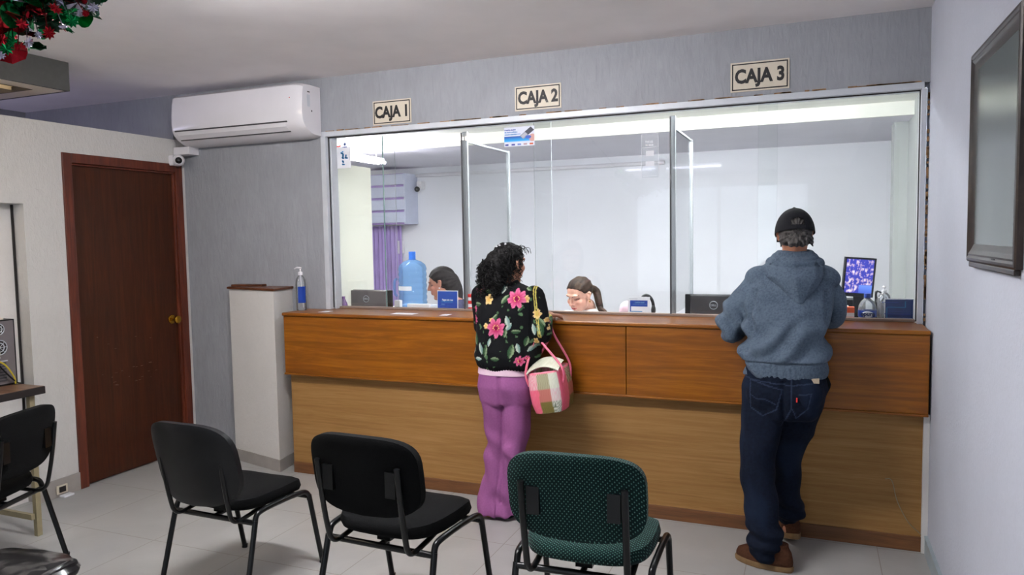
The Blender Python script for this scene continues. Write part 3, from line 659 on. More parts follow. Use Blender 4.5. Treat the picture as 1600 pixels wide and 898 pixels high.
# ================================================================== COMPUTER DESK in the niche
dk = thing('computer_desk', (-4.3, 2.3, 0), 'small dark topped desk by the white niche at the left edge', 'desk')
b = B(); b.box((-4.445, 1.9, .79), (-3.915, 2.75, .83)); b.build('table_top', 'desk_wood', dk, bevel=.002)
b = B(); b.box((-3.917, 1.9, .788), (-3.911, 2.752, .828)); b.box((-4.445, 2.747, .788), (-3.911, 2.753, .826)); b.build('edge_band', 'dark_edge', dk)
for x, y in ((-4.40, 2.70), (-3.96, 2.70), (-4.40, 1.95), (-3.96, 1.95)):
    b = B(); b.box((x-.014, y-.014, .0), (x+.014, y+.014, .79)); b.build('leg', 'beige_metal', dk)
b = B(); b.box((-4.41, 2.66, .10), (-3.95, 2.68, .13)); b.build('stretcher', 'beige_metal', dk)
pcx = -4.13
pc_ = thing('computer_tower', (pcx-.2, 2.67, .83), 'black and grey computer tower showing its rear fans on the desk', 'computer')
b = B(); b.box((pcx-.29, 2.565, .831), (pcx, 2.752, 1.195), bevel=.003); b.build('case', 'black_plastic', pc_)
b = B(); b.box((pcx-.001, 2.575, .84), (pcx+.003, 2.742, 1.188)); b.build('rear_plate', 'grey_plastic', pc_)
for z, r in ((1.145, .030), (1.045, .040)):
    b = B()
    for q in ((1, 1.0), (.62, .0), ): 
        rr_ = r*q[0]; pts = [(pcx+.005, 2.66+rr_*math.cos(a), z+rr_*math.sin(a)) for a in [2*PI*i/28 for i in range(29)]]; b.tube(pts, .0025, 6)
    for i in range(8): a = i*PI/4; b.tube([(pcx+.005, 2.66, z), (pcx+.005, 2.66+r*math.cos(a), z+r*math.sin(a))], .0015, 5)
    fn_ = b.build('fan_grille', 'alu', pc_)
    ry2 = Matrix.Translation((pcx+.0032, 2.66, z)) @ Matrix.Rotation(PI/2, 4, 'Y'); b = B(); b.lathe([(0, 0), (r, 0), (r, .0012), (0, .0013)], (0, 0, 0), 28, ry2); b.build('fan_opening', 'screen_glass' if z > 1.1 else 'dark_edge', pc_)
b = B()
for i in range(7): z = .855+i*.016; b.box((pcx+.002, 2.60, z), (pcx+.005, 2.69, z+.010))
b.build('slot_cover', 'dark_plastic', pc_)
b = B(); b.box((pcx+.002, 2.62, .985), (pcx+.006, 2.66, .995)); b.box((pcx+.002, 2.60, .965), (pcx+.005, 2.70, .972)); b.build('ports', 'alu', pc_)
b = B(); b.box((pcx-.27, 2.56, 1.196), (pcx-.01, 2.70, 1.204)); tag(b.build('paper_stack', 'cream_sign'), 'thin stack of papers on top of the computer tower', 'paper')
b = B(); b.tube([(pcx+.005, 2.59, 1.10), (pcx+.03, 2.60, 1.04), (pcx+.025, 2.64, .95), (pcx+.03, 2.70, .87), (pcx+.02, 2.735, .84), (pcx+.04, 2.757, .80), (pcx+.0, 2.757, .55)], .004, 8, smooth=5); tag(b.build('power_cable', 'black_plastic'), 'black cable hanging from the computer tower', 'cable')
b = B(); b.tube([(pcx+.005, 2.56, .985), (pcx+.03, 2.60, .985), (pcx+.035, 2.66, .955), (pcx+.03, 2.71, .88), (pcx+.02, 2.725, .836)], .0045, 8, smooth=5); m = plain('yellow_cable', (196, 176, 40), .45); M['yellow'] = m
tag(b.build('network_cable', 'yellow'), 'yellow cable curving out of the computer tower', 'cable')
ot = thing('wall_outlet', (XL+.01, 3.19, .02), 'small broken outlet box at the foot of the left wall', 'outlet')
b = B(); b.box((XL+.012, 3.15, .02), (XL+.022, 3.225, .075)); b.build('plate', 'cream_sign', ot, bevel=.003)
b = B(); b.box((XL+.02, 3.165, .03), (XL+.024, 3.21, .066)); b.build('socket', 'dark_edge', ot)
b = B(); b.box((XL+.013, 3.17, .0), (XL+.06, 3.24, .012), bevel=.004); b.build('broken_cover', 'white', ot)

# ================================================================== THINGS BEHIND THE GLASS
def monitor(loc, wd, ht, rz, label, logo=True, tilt=0, screen=None, chassis='dark_plastic'):
    t = thing('computer_monitor', loc, label, 'monitor', 'computer monitors', rz)
    z1 = .40; z0 = z1-ht; R = Matrix.Translation((0, 0, (z0+z1)/2)) @ Matrix.Rotation(tilt, 4, 'Y')
    b = B(); b.box((-wd/2, -.02, -ht/2), (wd/2, .0, ht/2), mat=R, bevel=.005); b.build('screen_frame', 'black_plastic', t, local=True)
    b = B(); b.box((-wd/2+.035, -.045, -ht/2+.03), (wd/2-.035, -.018, ht/2-.002), mat=R, bevel=.008); b.build('rear_cover', chassis, t, local=True)
    b = B(); b.box((-.03, -.075, .01), (.03, -.045, z1-.12)); b.build('stand', 'black_plastic', t, local=True, bevel=.004)
    b = B(); b.box((-.12, -.14, 0), (.12, .06, .012)); b.build('stand_foot', 'black_plastic', t, local=True, bevel=.003)
    return t, R
z_ = .762
for (xl, xr, ytop, Y, lb, cs) in ((541, 614, 451.5, 4.72, 'grey backed computer monitor beside the small purple vase', 'grey_plastic'), (1071, 1163, 458.5, 4.72, 'dark backed computer monitor left of the man in the hooded jacket', 'dark_plastic')):
    a, c = PY(xl, ytop, Y), PY(xr, ytop+2, Y); zt = (a.z+c.z)/2
    t, R = monitor(((a.x+c.x)/2, Y, zt-.40), c.x-a.x, .27, .0, lb, chassis=cs); t.location.z = zt-.40
    # riser under the stand so that it sits on the desk
    b = B(); b.box((-.13, -.15, z_-(zt-.40)), (.13, .07, -.0)); b.build('riser', 'black_plastic', t, local=True)
    b = B(); pts = [(-.0+.024*math.cos(q), -.0465, .335+.024*math.sin(q)) for q in [2*PI*i/32 for i in range(33)]]; b.tube(pts, .0022, 6); b.build('logo_ring', 'alu', t, local=True)
    me_o = text('DELL', .017, 'alu', fr((t.location.x, Y-.0465, t.location.z+.335), (1, 0, 0), (0, 0, 1)), t, name='logo_letters', bold=.0004)
# camera monitor at the right end, screen towards the room
mt_ = thing('camera_monitor', (.27, 5.0, z_), 'tilted monitor with blue grid of camera pictures on its screen', 'monitor')
cs_ = [PY(1322.5, 403, 4.95), PY(1371.5, 402, 5.0), PY(1363, 467, 5.0), PY(1314.5, 460, 4.95)]
cn = sum(cs_, V())/4; xa = (cs_[1]-cs_[0]+cs_[2]-cs_[3]).normalized(); ya = (cs_[0]-cs_[3]+cs_[1]-cs_[2]); ht = ya.length/2; wd = (cs_[1]-cs_[0]).length
Fm = fr(cn, xa, ya)
b = B(); b.box((-wd/2, -ht/2, -.03), (wd/2, ht/2, 0), mat=Fm, bevel=.003); b.build('screen_frame', 'black_plastic', mt_)
def camview(u, v):
    i, j = int(u*3), int(v*4); n = nz((u*9+i*3, v*9+j*5, 2.1)); n2 = nz((u*26, v*26, 7.7))
    if u > .52 and v < .24: return mix(srgb(60, 90, 200), srgb(110, 150, 235), v*4)
    base = srgb(52, 58, 176); c = mix(base, srgb(205, 178, 205), sstep(.02, .22, n+.5*n2)); c = mix(c, srgb(236, 226, 236), sstep(.3, .5, n))
    if abs(u*3-round(u*3)) < .03 or abs(v*4-round(v*4)) < .025: c = srgb(60, 66, 190)
    return c
picture('screen', Fm @ Matrix.Translation((-.002, .006, .001)), wd-.022, ht-.034, camview, mt_, 'screen_v', 70, 80)
b = B(); b.box((cn.x-.03, 5.03, .79), (cn.x+.03, 5.06, cn.z-.03)); b.build('stand', 'black_plastic', mt_)
b = B(); b.box((cn.x-.12, 4.92, z_), (cn.x+.12, 5.12, .80), bevel=.006); b.build('stand_foot', 'black_plastic', mt_)
b = B(); b.box((cn.x-.17, 5.2, z_), (cn.x+.05, 5.36, 1.165), bevel=.005); tag(b.build('equipment_case', 'black_plastic'), 'black equipment case standing behind the camera monitor', 'equipment')
b = B(); b.box((cn.x-.20, 4.93, z_), (cn.x-.13, 4.98, 1.125)); b.box((cn.x-.20, 4.925, 1.125), (cn.x-.06, 4.98, 1.15)); tag(b.build('white_device', 'white_plastic'), 'white device below the camera monitor behind the man', 'device')
k = random.Random(9); cl = thing('cable_tangle', (.42, 5.15, z_), 'tangle of black cables and plugs behind the clear sanitizer bottle', 'cables')
b = B()
for i in range(7):
    p = [V((.36+k.random()*.10, 5.1+k.random()*.1, z_+.006))]
    for q in range(3): p.append(V((.345+k.random()*.09, 5.08+k.random()*.12, 1.04+k.random()*.17)))
    p.append(V((.36+k.random()*.10, 5.1+k.random()*.1, z_+.006))); b.tube(p, .006, 7, smooth=5)
b.build('cables', 'black_plastic', cl, smooth=60)
b = B(); b.box((.345, 5.10, z_), (.46, 5.2, 1.16), bevel=.01); b.build('power_adapter', 'black_plastic', cl)

def dashes(F, x0, y, w_, h_, n, mat, parent, name='small_print', seed=1):      # print too small to read in the photo
    k_ = random.Random(seed); b = B(); x = x0
    for i in range(n):
        l = w_/n*(.55+.4*k_.random()); b.box((x, y-h_/2, 0), (x+l, y+h_/2*(.4+.6*k_.random()), .0006), mat=F); x += w_/n
    return b.build(name, mat, parent)
# small things on the inner ledge of the counter
def placard(xl, xr, yt, yb, Y, name, label, fn, back='white'):
    a, c = PY(xl, yb, Y), PY(xr, yt, Y); x0, x1, z0, z1 = a.x, c.x, ZS+.001, c.z
    t = thing(name, ((x0+x1)/2, Y, z0), label, 'desk sign', 'desk signs behind the glass')
    b = B(); b.prism([(x0-.004, Y, z0), (x0-.004, Y+.005, z1+.004), (x0-.004, Y+.009, z1+.004), (x0-.004, Y+.004, z0)], (x1-x0+.008, 0, 0)); b.prism([(x0-.004, Y+.004, z0), (x0-.004, Y+.03, z0), (x0-.004, Y+.03, z0+.002), (x0-.004, Y+.006, z0+.002)], (x1-x0+.008, 0, 0)); b.build('holder', back, t)
    F = fr(((x0+x1)/2, Y+.0015, (z0+z1)/2), (1, 0, 0), (0, .005, z1-z0)); picture('printed_card', F, x1-x0, z1-z0-.002, fn, t, 'print_v', 60, 40); return t, F, x1-x0, z1-z0
W3, BL, NV, CY = srgb(228, 230, 236), srgb(14, 62, 158), srgb(12, 50, 112), srgb(36, 128, 186)
t, F, wd, ht = placard(684, 714, 455, 478, 4.46, 'desk_placard', 'blue placard standing in front of the dark haired teller', lambda u, v: mix(BL, srgb(30, 86, 190), v*.4))
text('Pague con', .017, 'white', F @ Matrix.Translation((-.012, .004, .001)), t, bold=.0005, xs=.8); Fz = F @ Matrix.Translation((0, 0, .0005)); dashes(Fz, .022, .003, .022, .010, 3, 'white', t); dashes(Fz, -.045, -.009, .085, .006, 9, 'cyan', t, seed=2); dashes(Fz, -.045, -.026, .026, .009, 3, 'skyblue', t, seed=3)
def card2(u, v):
    if .08 < u < .92 and .47 < v < .84: return BL
    if .08 < u < .12 and .15 < v < .5: return BL
    if .08 < u < .68 and .13 < v < .19: return CY
    if .03 < u < .45 and .90 < v < .94: return srgb(150, 156, 170)
    return W3
t, F, wd, ht = placard(982, 1014, 465, 488, 4.46, 'desk_placard', 'white placard with a blue band right of the blonde teller', card2)
Fz = F @ Matrix.Translation((0, 0, .0005)); dashes(Fz, -.024, .0215, .06, .009, 8, 'skyblue', t); dashes(Fz, -.036, .010, .085, .003, 12, 'skyblue', t, seed=5)
def card3(u, v):
    if .80*0+.07 < u < .74 and .60 < v < .64: return CY
    if .70 < u < .74 and .60 < v < .92: return CY
    if .04 < u < .07 and .1 < v < .62: return CY
    if .04 < u < .96 and .08 < v < .12: return srgb(170, 190, 220)
    return mix(NV, srgb(24, 74, 150), .5*abs(nz((u*2, v*2, 0)))) 
t, F, wd, ht = placard(1383, 1427, 468, 496, 4.46, 'desk_placard', 'navy placard at the right end of the window', card3)
Fz = F @ Matrix.Translation((0, 0, .0005)); dashes(Fz, -.082, .040, .08, .005, 8, 'blue', t); dashes(Fz, -.07, -.022, .125, .006, 12, 'blue', t, seed=5); dashes(Fz, -.065, -.008, .09, .003, 10, 'blue', t, seed=6)
# orange and white box
a, c = PY(1312, 497, 4.47), PY(1335, 480, 4.47)
t = thing('small_carton', ((a.x+c.x)/2, 4.49, ZS), 'orange and white small carton beside the water bottle', 'box')
hh = (c.z-ZS)
b = B(); b.box((a.x, 4.465, ZS), (c.x, 4.51, ZS+hh)); b.build('carton', 'white', t); b = B(); b.box((a.x-.0006, 4.4643, ZS+hh*.55), (c.x+.0006, 4.511, ZS+hh+.0006)); b.build('orange_band', 'orange', t)
b = B(); b.box((a.x+.03, 4.4643, ZS+.003), (c.x-.0, 4.4648, ZS+hh*.22)); b.build('red_strip', 'red', t)
# drinking water bottle
a = PY(1355, 497, 4.49); t = thing('water_bottle', (a.x, 4.49, ZS), 'clear water bottle with blue cap and blue label', 'bottle')
b = B(); b.lathe([(0, .001), (.040, .001), (.045, .008), (.044, .03), (.046, .055), (.044, .075), (.034, .098), (.020, .112), (.014, .118), (.014, .130), (0, .130)], (a.x, 4.49, ZS), 32); b.build('bottle_body', 'clear_bottle', t, smooth=True)
b = B(); b.lathe([(.0455, .016), (.0455, .052), (.0468, .052), (.0468, .016), (.0455, .016)], (a.x, 4.49, ZS), 40); b.build('label_band', 'blue', t, smooth=40)
b = B(); b.lathe([(0, .120), (.0185, .120), (.0185, .138), (.016, .143), (0, .143)], (a.x, 4.49, ZS), 28); b.build('cap', 'blue', t, smooth=40)
b = B(); b.ell((a.x-.001, 4.4435, ZS+.032), (.030, .003, .017)); b.build('label_oval', 'white', t, smooth=True)
text('epura', .030, 'navy', fr((a.x-.001, 4.4400, ZS+.034), (1, 0, 0), (0, 0, 1)), t, bold=.0012)
# pump bottles
def pump_bottle(x, y, z, r, h, body, label, hd, lbl='blue', stemm='white_plastic', cat='bottle'):
    t = thing('pump_bottle', (x, y, z), label, cat, 'hand sanitizer bottles')
    b = B(); b.lathe([(0, .001), (r*.92, .001), (r, .008), (r, h*.62), (r*.9, h*.72), (r*.5, h*.80), (r*.36, h*.83), (0, h*.83)], (x, y, z), 28); b.build('bottle_body', body, t, smooth=True)
    b = B(); b.lathe([(0, h*.82), (r*.42, h*.82), (r*.42, h*.89), (r*.2, h*.90), (r*.13, h*.90), (r*.13, h*.98), (0, h*.98)], (x, y, z), 20); b.tube([(x, y, z+h*.985), (x-hd*.5, y-.005, z+h*.995), (x-hd, y-.008, z+h*.965)], [.007, .006, .004], 8); b.ell((x, y, z+h*.985), (.010, .010, .006)); b.build('pump_head', stemm, t, smooth=50)
    b = B(); b.tube([(x, y, z+h*.82), (x+r*.5, y, z+.02)], .0025, 6); b.build('dip_tube', 'white_plastic', t)
    b = B(); b.lathe([(r+.0004, h*.16), (r+.0004, h*.56)], (x, y, z), 28); 
    b.bm.free(); b = B(); rs = []
    for zz in (h*.18, h*.56): rs.append([(x+(r+.0008)*math.cos(q), y+(r+.0008)*math.sin(q), z+zz) for q in [-1.5+i*.14 for i in range(12)]])
    for i in range(11): vs = [b.bm.verts.new(p) for p in (rs[0][i], rs[0][i+1], rs[1][i+1], rs[1][i])]; b.bm.faces.new(vs)
    b.build('label_band', lbl, t)
    return t
a = PZ(468, 484, ZS); pump_bottle(-3.305, 4.20, ZS, .036, .30, 'clear_bottle', 'tall clear pump bottle of hand sanitizer on the left counter end', .045)
a = PY(1381, 497, 4.52); pump_bottle(a.x, 4.52, ZS, .033, .18, 'clear_bottle', 'clear pump bottle behind the window beside the navy placard', .0, 'white')
# purple vase
a = PY(537, 479, 4.47); t = thing('purple_vase', (a.x, 4.47, ZS), 'small purple bottle vase beside the grey backed monitor', 'vase')
m = plain('purple_glaze', (92, 52, 112), .2, 0, .6, .1, 20); M['purple'] = m
b = B(); b.lathe([(0, .001), (.026, .001), (.030, .008), (.027, .028), (.016, .052), (.012, .062), (.012, .070), (.015, .078), (.010, .078), (.009, .066), (0, .06)], (a.x, 4.47, ZS), 28); b.build('vase', 'purple', t, smooth=60)
# folded white paper next to the jug and a cup like white roll
for (xl, xr, yt, Y, lb) in ((616, 625, 469, 4.48, 'small white block beside the grey backed monitor'), (636, 670, 474.5, 4.47, 'folded white papers in front of the blue water jug')):
    a, c = PY(xl, yt, Y), PY(xr, yt, Y); b = B(); b.box((a.x, Y, ZS+.001), (c.x, Y+.03, a.z), bevel=.002); tag(b.build('white_paper', 'white'), lb, 'paper')
# cup or cloth seen between till two and three
a = PY(978, 478, 4.62); b = B()
t = thing('pink_pouch', (a.x, 4.66, z_), 'pale pink pouch behind the white placard', 'pouch')
m = plain('pale_pink', (206, 176, 188), .8, 0, .2, .08, 14); M['pale_pink'] = m
b.loft([((a.x+.01, 4.68, z_), .07, .05, 2.6), ((a.x+.01, 4.68, 1.08), .07, .05, 2.6), ((a.x+.01, 4.68, 1.155), .058, .04, 2.4), ((a.x+.01, 4.68, 1.178), .03, .02, 2.2)]); b.build('pouch', 'pale_pink', t, smooth=60)
a = PY(1010, 476, 4.72); hs = thing('headset', (a.x, 4.72, z_), 'black headset hanging on a stand behind the white placard', 'headset')
b = B(); pts = [(a.x-.0+.045*math.cos(q), 4.72, 1.14+.075*math.sin(q)) for q in [PI*i/16 for i in range(17)]]; b.tube(pts, .010, 8); b.build('headband', 'black_plastic', hs, smooth=60)
b = B(); b.tube([(a.x, 4.725, z_), (a.x, 4.725, 1.20)], .008, 8); b.lathe([(0, 0), (.05, 0), (.05, .01), (0, .012)], (a.x, 4.725, z_)); b.build('stand', 'black_plastic', hs)
b = B(); b.ell((a.x+.045, 4.72, 1.12), (.014, .03, .034)); b.ell((a.x-.045, 4.72, 1.12), (.014, .03, .034)); b.build('ear_pads', 'black_plastic', hs, smooth=True)
# red and white thing by the customer
a = PY(738, 476, 4.47); xx = PY(737, 476, 4.47).x
t = thing('striped_can', (xx, 4.47, ZS), 'red and white striped can left of the flowered jacket', 'can')
for i, mt in enumerate(('red', 'white', 'red', 'white', 'red')):
    b = B(); b.lathe([(0, i*.022+.001), (.026, i*.022+.001), (.026, i*.022+.0225), (0, i*.022+.0225)], (xx, 4.47, ZS), 24); b.build('stripe_band' if i else 'can_base', mt, t, smooth=40)

# blue water jug
jx, jY, s_ = PY(645, 440, 6.2).x, 6.2, 1.0
H = .52; z0 = PY(643, 393, 6.2).z-H
jt = thing('water_jug', (jx, jY, z0), 'large translucent blue water jug behind the dark haired teller', 'water jug')
prof = [(0, .0), (.125, .0), (.135, .02)]
for i in range(6): zz = .04+i*.055; prof += [(.135, zz), (.129, zz+.012), (.129, zz+.02), (.135, zz+.032)]
prof += [(.135, .36), (.122, .395), (.085, .425), (.045, .44), (.030, .45), (.028, H-.01), (0, H-.01)]
b = B(); b.lathe(prof, (jx, jY, z0), 36); b.build('jug_body', 'blue_bottle', jt, smooth=50)
b = B(); b.lathe([(0, .44), (.033, .44), (.033, H), (0, H+.001)], (jx, jY, z0), 24); m = plain('jug_cap_blue', (36, 110, 214), .35); M['jug_cap'] = m; b.build('cap', 'jug_cap', jt, smooth=40)
b = B(); rs = [[(jx+.1365*math.cos(q), jY+.1365*math.sin(q), z0+zz) for q in [-2.9+i*.16 for i in range(12)]] for zz in (.155, .195)]
for i in range(11): b.bm.faces.new([b.bm.verts.new(p) for p in (rs[0][i], rs[0][i+1], rs[1][i+1], rs[1][i])])
b.build('label_band', 'white', jt)
b = B(); pts = [(jx-.14, jY-.05, z0+.26), (jx-.165, jY-.06, z0+.24), (jx-.165, jY-.06, z0+.12), (jx-.14, jY-.05, z0+.10)]; b.tube(pts, .012, 8, smooth=4); b.build('handle', 'blue_bottle', jt, smooth=60)
b = B(); b.box((jx-.2, jY-.18, 0), (jx+.2, jY+.2, z0-.001), bevel=.006); tag(b.build('low_cabinet', 'booth_wall', None), 'pale low cabinet carrying the blue water jug', 'cabinet')

# purple curtain, slatted wall unit and details on the far wall
cu = thing('purple_curtain', (-5.0, YB-.06, .0), 'purple curtain at the far left end of the booth', 'curtain')
x0, x1 = PY(570, 400, YB-.06).x, PY(628, 400, YB-.06).x; zt = PY(600, 353, YB-.06).z
b = B(); n_ = 60; rs = []
top, bot = [], []
for i in range(n_+1):
    x = x0+(x1-x0)*i/n_; y = YB-.06+.018*math.sin(i*.95)+.01*math.sin(i*.37)
    top.append((x, y, zt)); bot.append((x, y, .02))
for i in range(n_): b.bm.faces.new([b.bm.verts.new(p) for p in (bot[i], bot[i+1], top[i+1], top[i])])
bmesh.ops.remove_doubles(b.bm, verts=b.bm.verts, dist=1e-4); bmesh.ops.solidify(b.bm, geom=b.bm.faces[:], thickness=.004); b.build('curtain', 'lilac', cu, smooth=60)
b = B(); b.tube([(x0-.05, YB-.06, zt+.01), (x1+.05, YB-.06, zt+.01)], .012, 8); b.build('rail', 'alu', cu)
su = thing('wall_shelf_unit', (-5.0, YB-.15, zt+.03), 'pale wall unit with slats above the purple curtain', 'shelf')
x0, x1 = PY(560, 300, YB-.3).x, PY(630, 300, YB-.3).x; za, zb = PY(620, 271, YB-.3).z, PY(620, 350, YB-.3).z
b = B(); b.box((x0, YB-.28, zb), (x1+.0, YB-.002, za)); b.build('cabinet', 'lilac', su)
n_ = 4
for i in range(n_):
    zz = zb+(za-zb)*i/n_; b = B(); b.box((x0, YB-.31, zz+.02), (x1+.01, YB-.28, zz+(za-zb)/n_-.008), bevel=.004); b.build('slat', 'slat', su)
b = B(); b.box((x1+.011, YB-.31, zb), (x1+.03, YB-.002, za)); b.build('side_panel', 'slat', su)
b = B()
pa, pb = PY(640, 275, YB-.02), PY(795, 268, YB-.02); b.tube([(pa.x-.1, YB-.025, pa.z+.0), (-1.5, YB-.025, pa.z+.0)], .022, 10); tag(b.build('ceiling_conduit', 'white_plastic', None), 'white conduit running along the top of the rear booth wall', 'conduit')
a = PY(653, 295, YB-.1); sc2 = thing('booth_camera', a, 'small white camera with black lens on the rear booth wall', 'camera')
b = B(); b.box(a+V((-.02, .0, .0)), a+V((.05, .098, .09)), bevel=.006); b.build('mount', 'white_plastic', sc2)
b = B(); b.ell(a+V((0, -.02, -.005)), .034); b.build('lens', 'screen_glass', sc2, smooth=True)
a = PY(628, 385, YB-.02); b = B(); c_ = PY(635, 370, YB-.02); b.box((a.x-.05, YB-.05, PY(628, 396, YB).z), (a.x+.03, YB-.001, PY(628, 376, YB).z), bevel=.004); tag(b.build('switch_box', 'white_plastic'), 'white switch box on the rear wall beside the purple curtain', 'switch')
a = PY(1360, 380, 6.7)

# stickers on the glass
def onglass(xl, yt, xr, yb): a = PY(xl, yb, YG-.004); c = PY(xr, yt, YG-.004); return (a.x+c.x)/2, (a.z+c.z)/2, c.x-a.x, c.z-a.z
def frg(x, z, d=.0015): return fr((x, YG-d, z), (1, 0, 0), (0, 0, 1))
x, z, wd, ht = onglass(509, 237, 546.5, 265)
z = PY(509, 250, YG).z; x, z1, wd, ht = onglass(509, 222, 547, 264.5); x1_ = x+wd/2; x = (XO0+.026+x1_)/2; wd = x1_-XO0-.026
st = thing('glass_notice', (x, YG-.003, z1-ht/2), 'white notice with blue drawings in the upper left window corner', 'notice')
b = B(); b.box((x-wd/2, YG-.0025, z1-ht/2), (x+wd/2, YG-.0005, z1+ht/2-.03)); b.build('sheet', 'white', st)
k = random.Random(4); b = B()
for (u, v, w_, h_) in ((.38, .62, .12, .10), (.45, .52, .06, .08), (.42, .42, .14, .07), (.62, .46, .10, .13), (.44, .28, .07, .10), (.44, .16, .15, .05), (.7, .40, .1, .03)):
    for q in range(5): xx = x+(u-.5)*wd+k.uniform(-1, 1)*w_*wd*.5; zz = z1+(v-.5)*ht+k.uniform(-1, 1)*h_*ht*.5; b.box((xx-.006, YG-.0032, zz-.004), (xx+.006, YG-.0025, zz+.004))
b.build('drawing', 'cyan', st)
b = B(); b.box((x-.055, YG-.003, z1+ht/2-.028), (x-.025, YG-.0005, z1+ht/2-.020)); b.prism([(x-.05, YG-.0032, z1+ht/2-.036), (x-.028, YG-.0032, z1+ht/2-.014), (x-.022, YG-.0032, z1+ht/2-.018)], (0, .001, 0)); b.build('red_mark', 'red', st)
b = B(); b.ell((x+.012, YG-.003, z1+ht/2-.012), (.010, .001, .011)); b.build('blue_mark', 'navy', st)
dashes(frg(x+.012, z1+ht/2-.030, .0030), -.018, 0, .036, .010, 4, 'blue', st)
x, z, wd, ht = onglass(788, 196, 834.5, 229.5)
st = thing('card_payment_poster', (x, YG-.003, z-ht/2), 'blue and white poster of a card terminal at the window top', 'poster')
def poster(u, v):
    c = srgb(214, 218, 232)
    if v > .48 and u < .55 and .60 < v < .64 and u > .03: c = srgb(120, 150, 205)
    if v < .52 and v > .2: c = mix(srgb(20, 60, 160), srgb(40, 160, 226), (.52-v)/.22); c = mix(c, srgb(214, 218, 232), sstep(.28, .2, v))
    # terminal: tilted dark rectangle
    du, dv = u-.76, (v-.66)*.72; ru = du*math.cos(.72)+dv*math.sin(.72); rv = -du*math.sin(.72)+dv*math.cos(.72)
    if abs(ru) < .24 and abs(rv) < .085: c = srgb(60, 62, 76) if ru > -.03 else srgb(150, 152, 168)
    if abs(ru+.12) < .10 and abs(rv) < .05: c = srgb(176, 178, 190)
    if (u-.93)**2/.012+(v-.40)**2/.04 < 1: c = srgb(206, 158, 150)
    if (u-.8)**2/.01+(v-.44)**2/.008 < 1: c = srgb(60, 96, 190)
    if v < .18:
        for uc, cc in ((.09, (70, 76, 150)), (.3, (70, 76, 150)), (.5, (110, 130, 190)), (.7, (170, 140, 150)), (.9, (206, 96, 60))):
            if abs(u-uc) < .055 and abs(v-.09) < .045: c = srgb(*cc)
    return c
b = B(); b.box((x-wd/2, YG-.002, z-ht/2), (x+wd/2, YG-.0005, z+ht/2)); b.build('sheet', 'white', st)
picture('printed_picture', frg(x, z, .0025), wd, ht, poster, st, nx=110, ny=80)
Fz = frg(x, z, .003); dashes(Fz, -wd*.48, ht*.36, wd*.38, .008, 9, 'blue', st); dashes(Fz, -wd*.48, ht*.24, wd*.44, .009, 11, 'skyblue', st, seed=2); dashes(Fz, -wd*.48, ht*.12, wd*.40, .009, 10, 'skyblue', st, seed=3)
x, z, wd, ht = onglass(1002, 209, 1029, 279)
st = thing('glass_decal', (x, YG-.003, z-ht/2), 'transparent upright decal with small white symbols on the glass', 'decal')
b = B(); b.box((x-wd/2, YG-.0022, z-ht/2), (x+wd/2, YG-.0006, z+ht/2)); b.build('film', 'decal', st)
b = B(); t_ = .003
for q in (((-wd/2, -ht/2), (wd/2, -ht/2+t_)), ((-wd/2, -ht/2), (-wd/2+t_, ht/2)), ((wd/2-t_, -ht/2), (wd/2, ht/2)), ((-wd/2, ht*.20), (wd/2, ht*.20+t_)), ((-wd*.4, -ht*.45), (wd*.4, -ht*.45+.002)), ((-wd*.23, ht*.01), (wd*.23, ht*.13)), ((-wd*.25, -ht*.22), (wd*.25, -ht*.11))): b.box((x+q[0][0], YG-.0034, z+q[0][1]), (x+q[1][0], YG-.0022, z+q[1][1]))
b.build('white_symbols', 'white', st)
Fz = frg(x, z, .003); dashes(Fz, -wd*.25, ht*.34, wd*.44, .014, 4, 'white', st); dashes(Fz, -wd*.25, ht*.26, wd*.46, .010, 5, 'white', st, seed=2)

# ================================================================== PEOPLE
# head space: origin mid-head, x to the person's right... (x sideways, y towards the face, z up), metres, adult size
def head_parts(b, H, female=True):
    e = lambda c, r: b.ell(c, r, mat=H, u=24, v=16)
    e((0, -.014, .030), (.074, .094, .085)); e((0, .020, -.028), (.060, .068, .078)); e((0, .012, -.070), (.046, .058, .036))
    e((0, .060, -.094), (.021, .020, .017)); e((.034, .050, -.022), (.025, .028, .024)); e((-.034, .050, -.022), (.025, .028, .024))
    e((0, .070, .030), (.048, .018, .014))
    l = lambda pts, rr: b.limb([H @ V(p) for p in pts], rr, 12, 4)
    l([(0, .082, .020), (0, .094, .0), (0, .103, -.020)], [.006, .0075, .0105]); e((.010, .092, -.024), (.008, .009, .007)); e((-.010, .092, -.024), (.008, .009, .007))
    e((0, .083, -.050), (.021, .009, .0065)); e((0, .081, -.061), (.018, .009, .0065))
    for s_ in (-1, 1):
        l([(s_*.073, -.004, -.028), (s_*.078, -.010, -.008), (s_*.082, -.020, .016), (s_*.078, -.006, .024)], [.0065, .007, .008, .006]); e((s_*.072, -.004, -.004), (.007, .014, .024))
def face_deform(H):
    Hi = H.inverted(); R3 = H.to_3x3()
    def f(co, n):
        p = Hi @ co
        if p.length > .17: return co
        d = V((0, 0, 0))
        if p.y > .03:
            for s_ in (-1, 1):
                q = math.exp(-(((p.x-s_*.031)/.017)**2+((p.z-.006)/.012)**2)); d += V((0, -.0085*q, 0))
                q = math.exp(-(((p.x-s_*.031)/.011)**2+((p.z-.005)/.007)**2)); d += V((0, .0045*q, 0))
            d += V((0, -.003, 0))*math.exp(-((p.x/.018)**2+((p.z+.0555)/.0022)**2))
        return co+R3 @ d
    return f
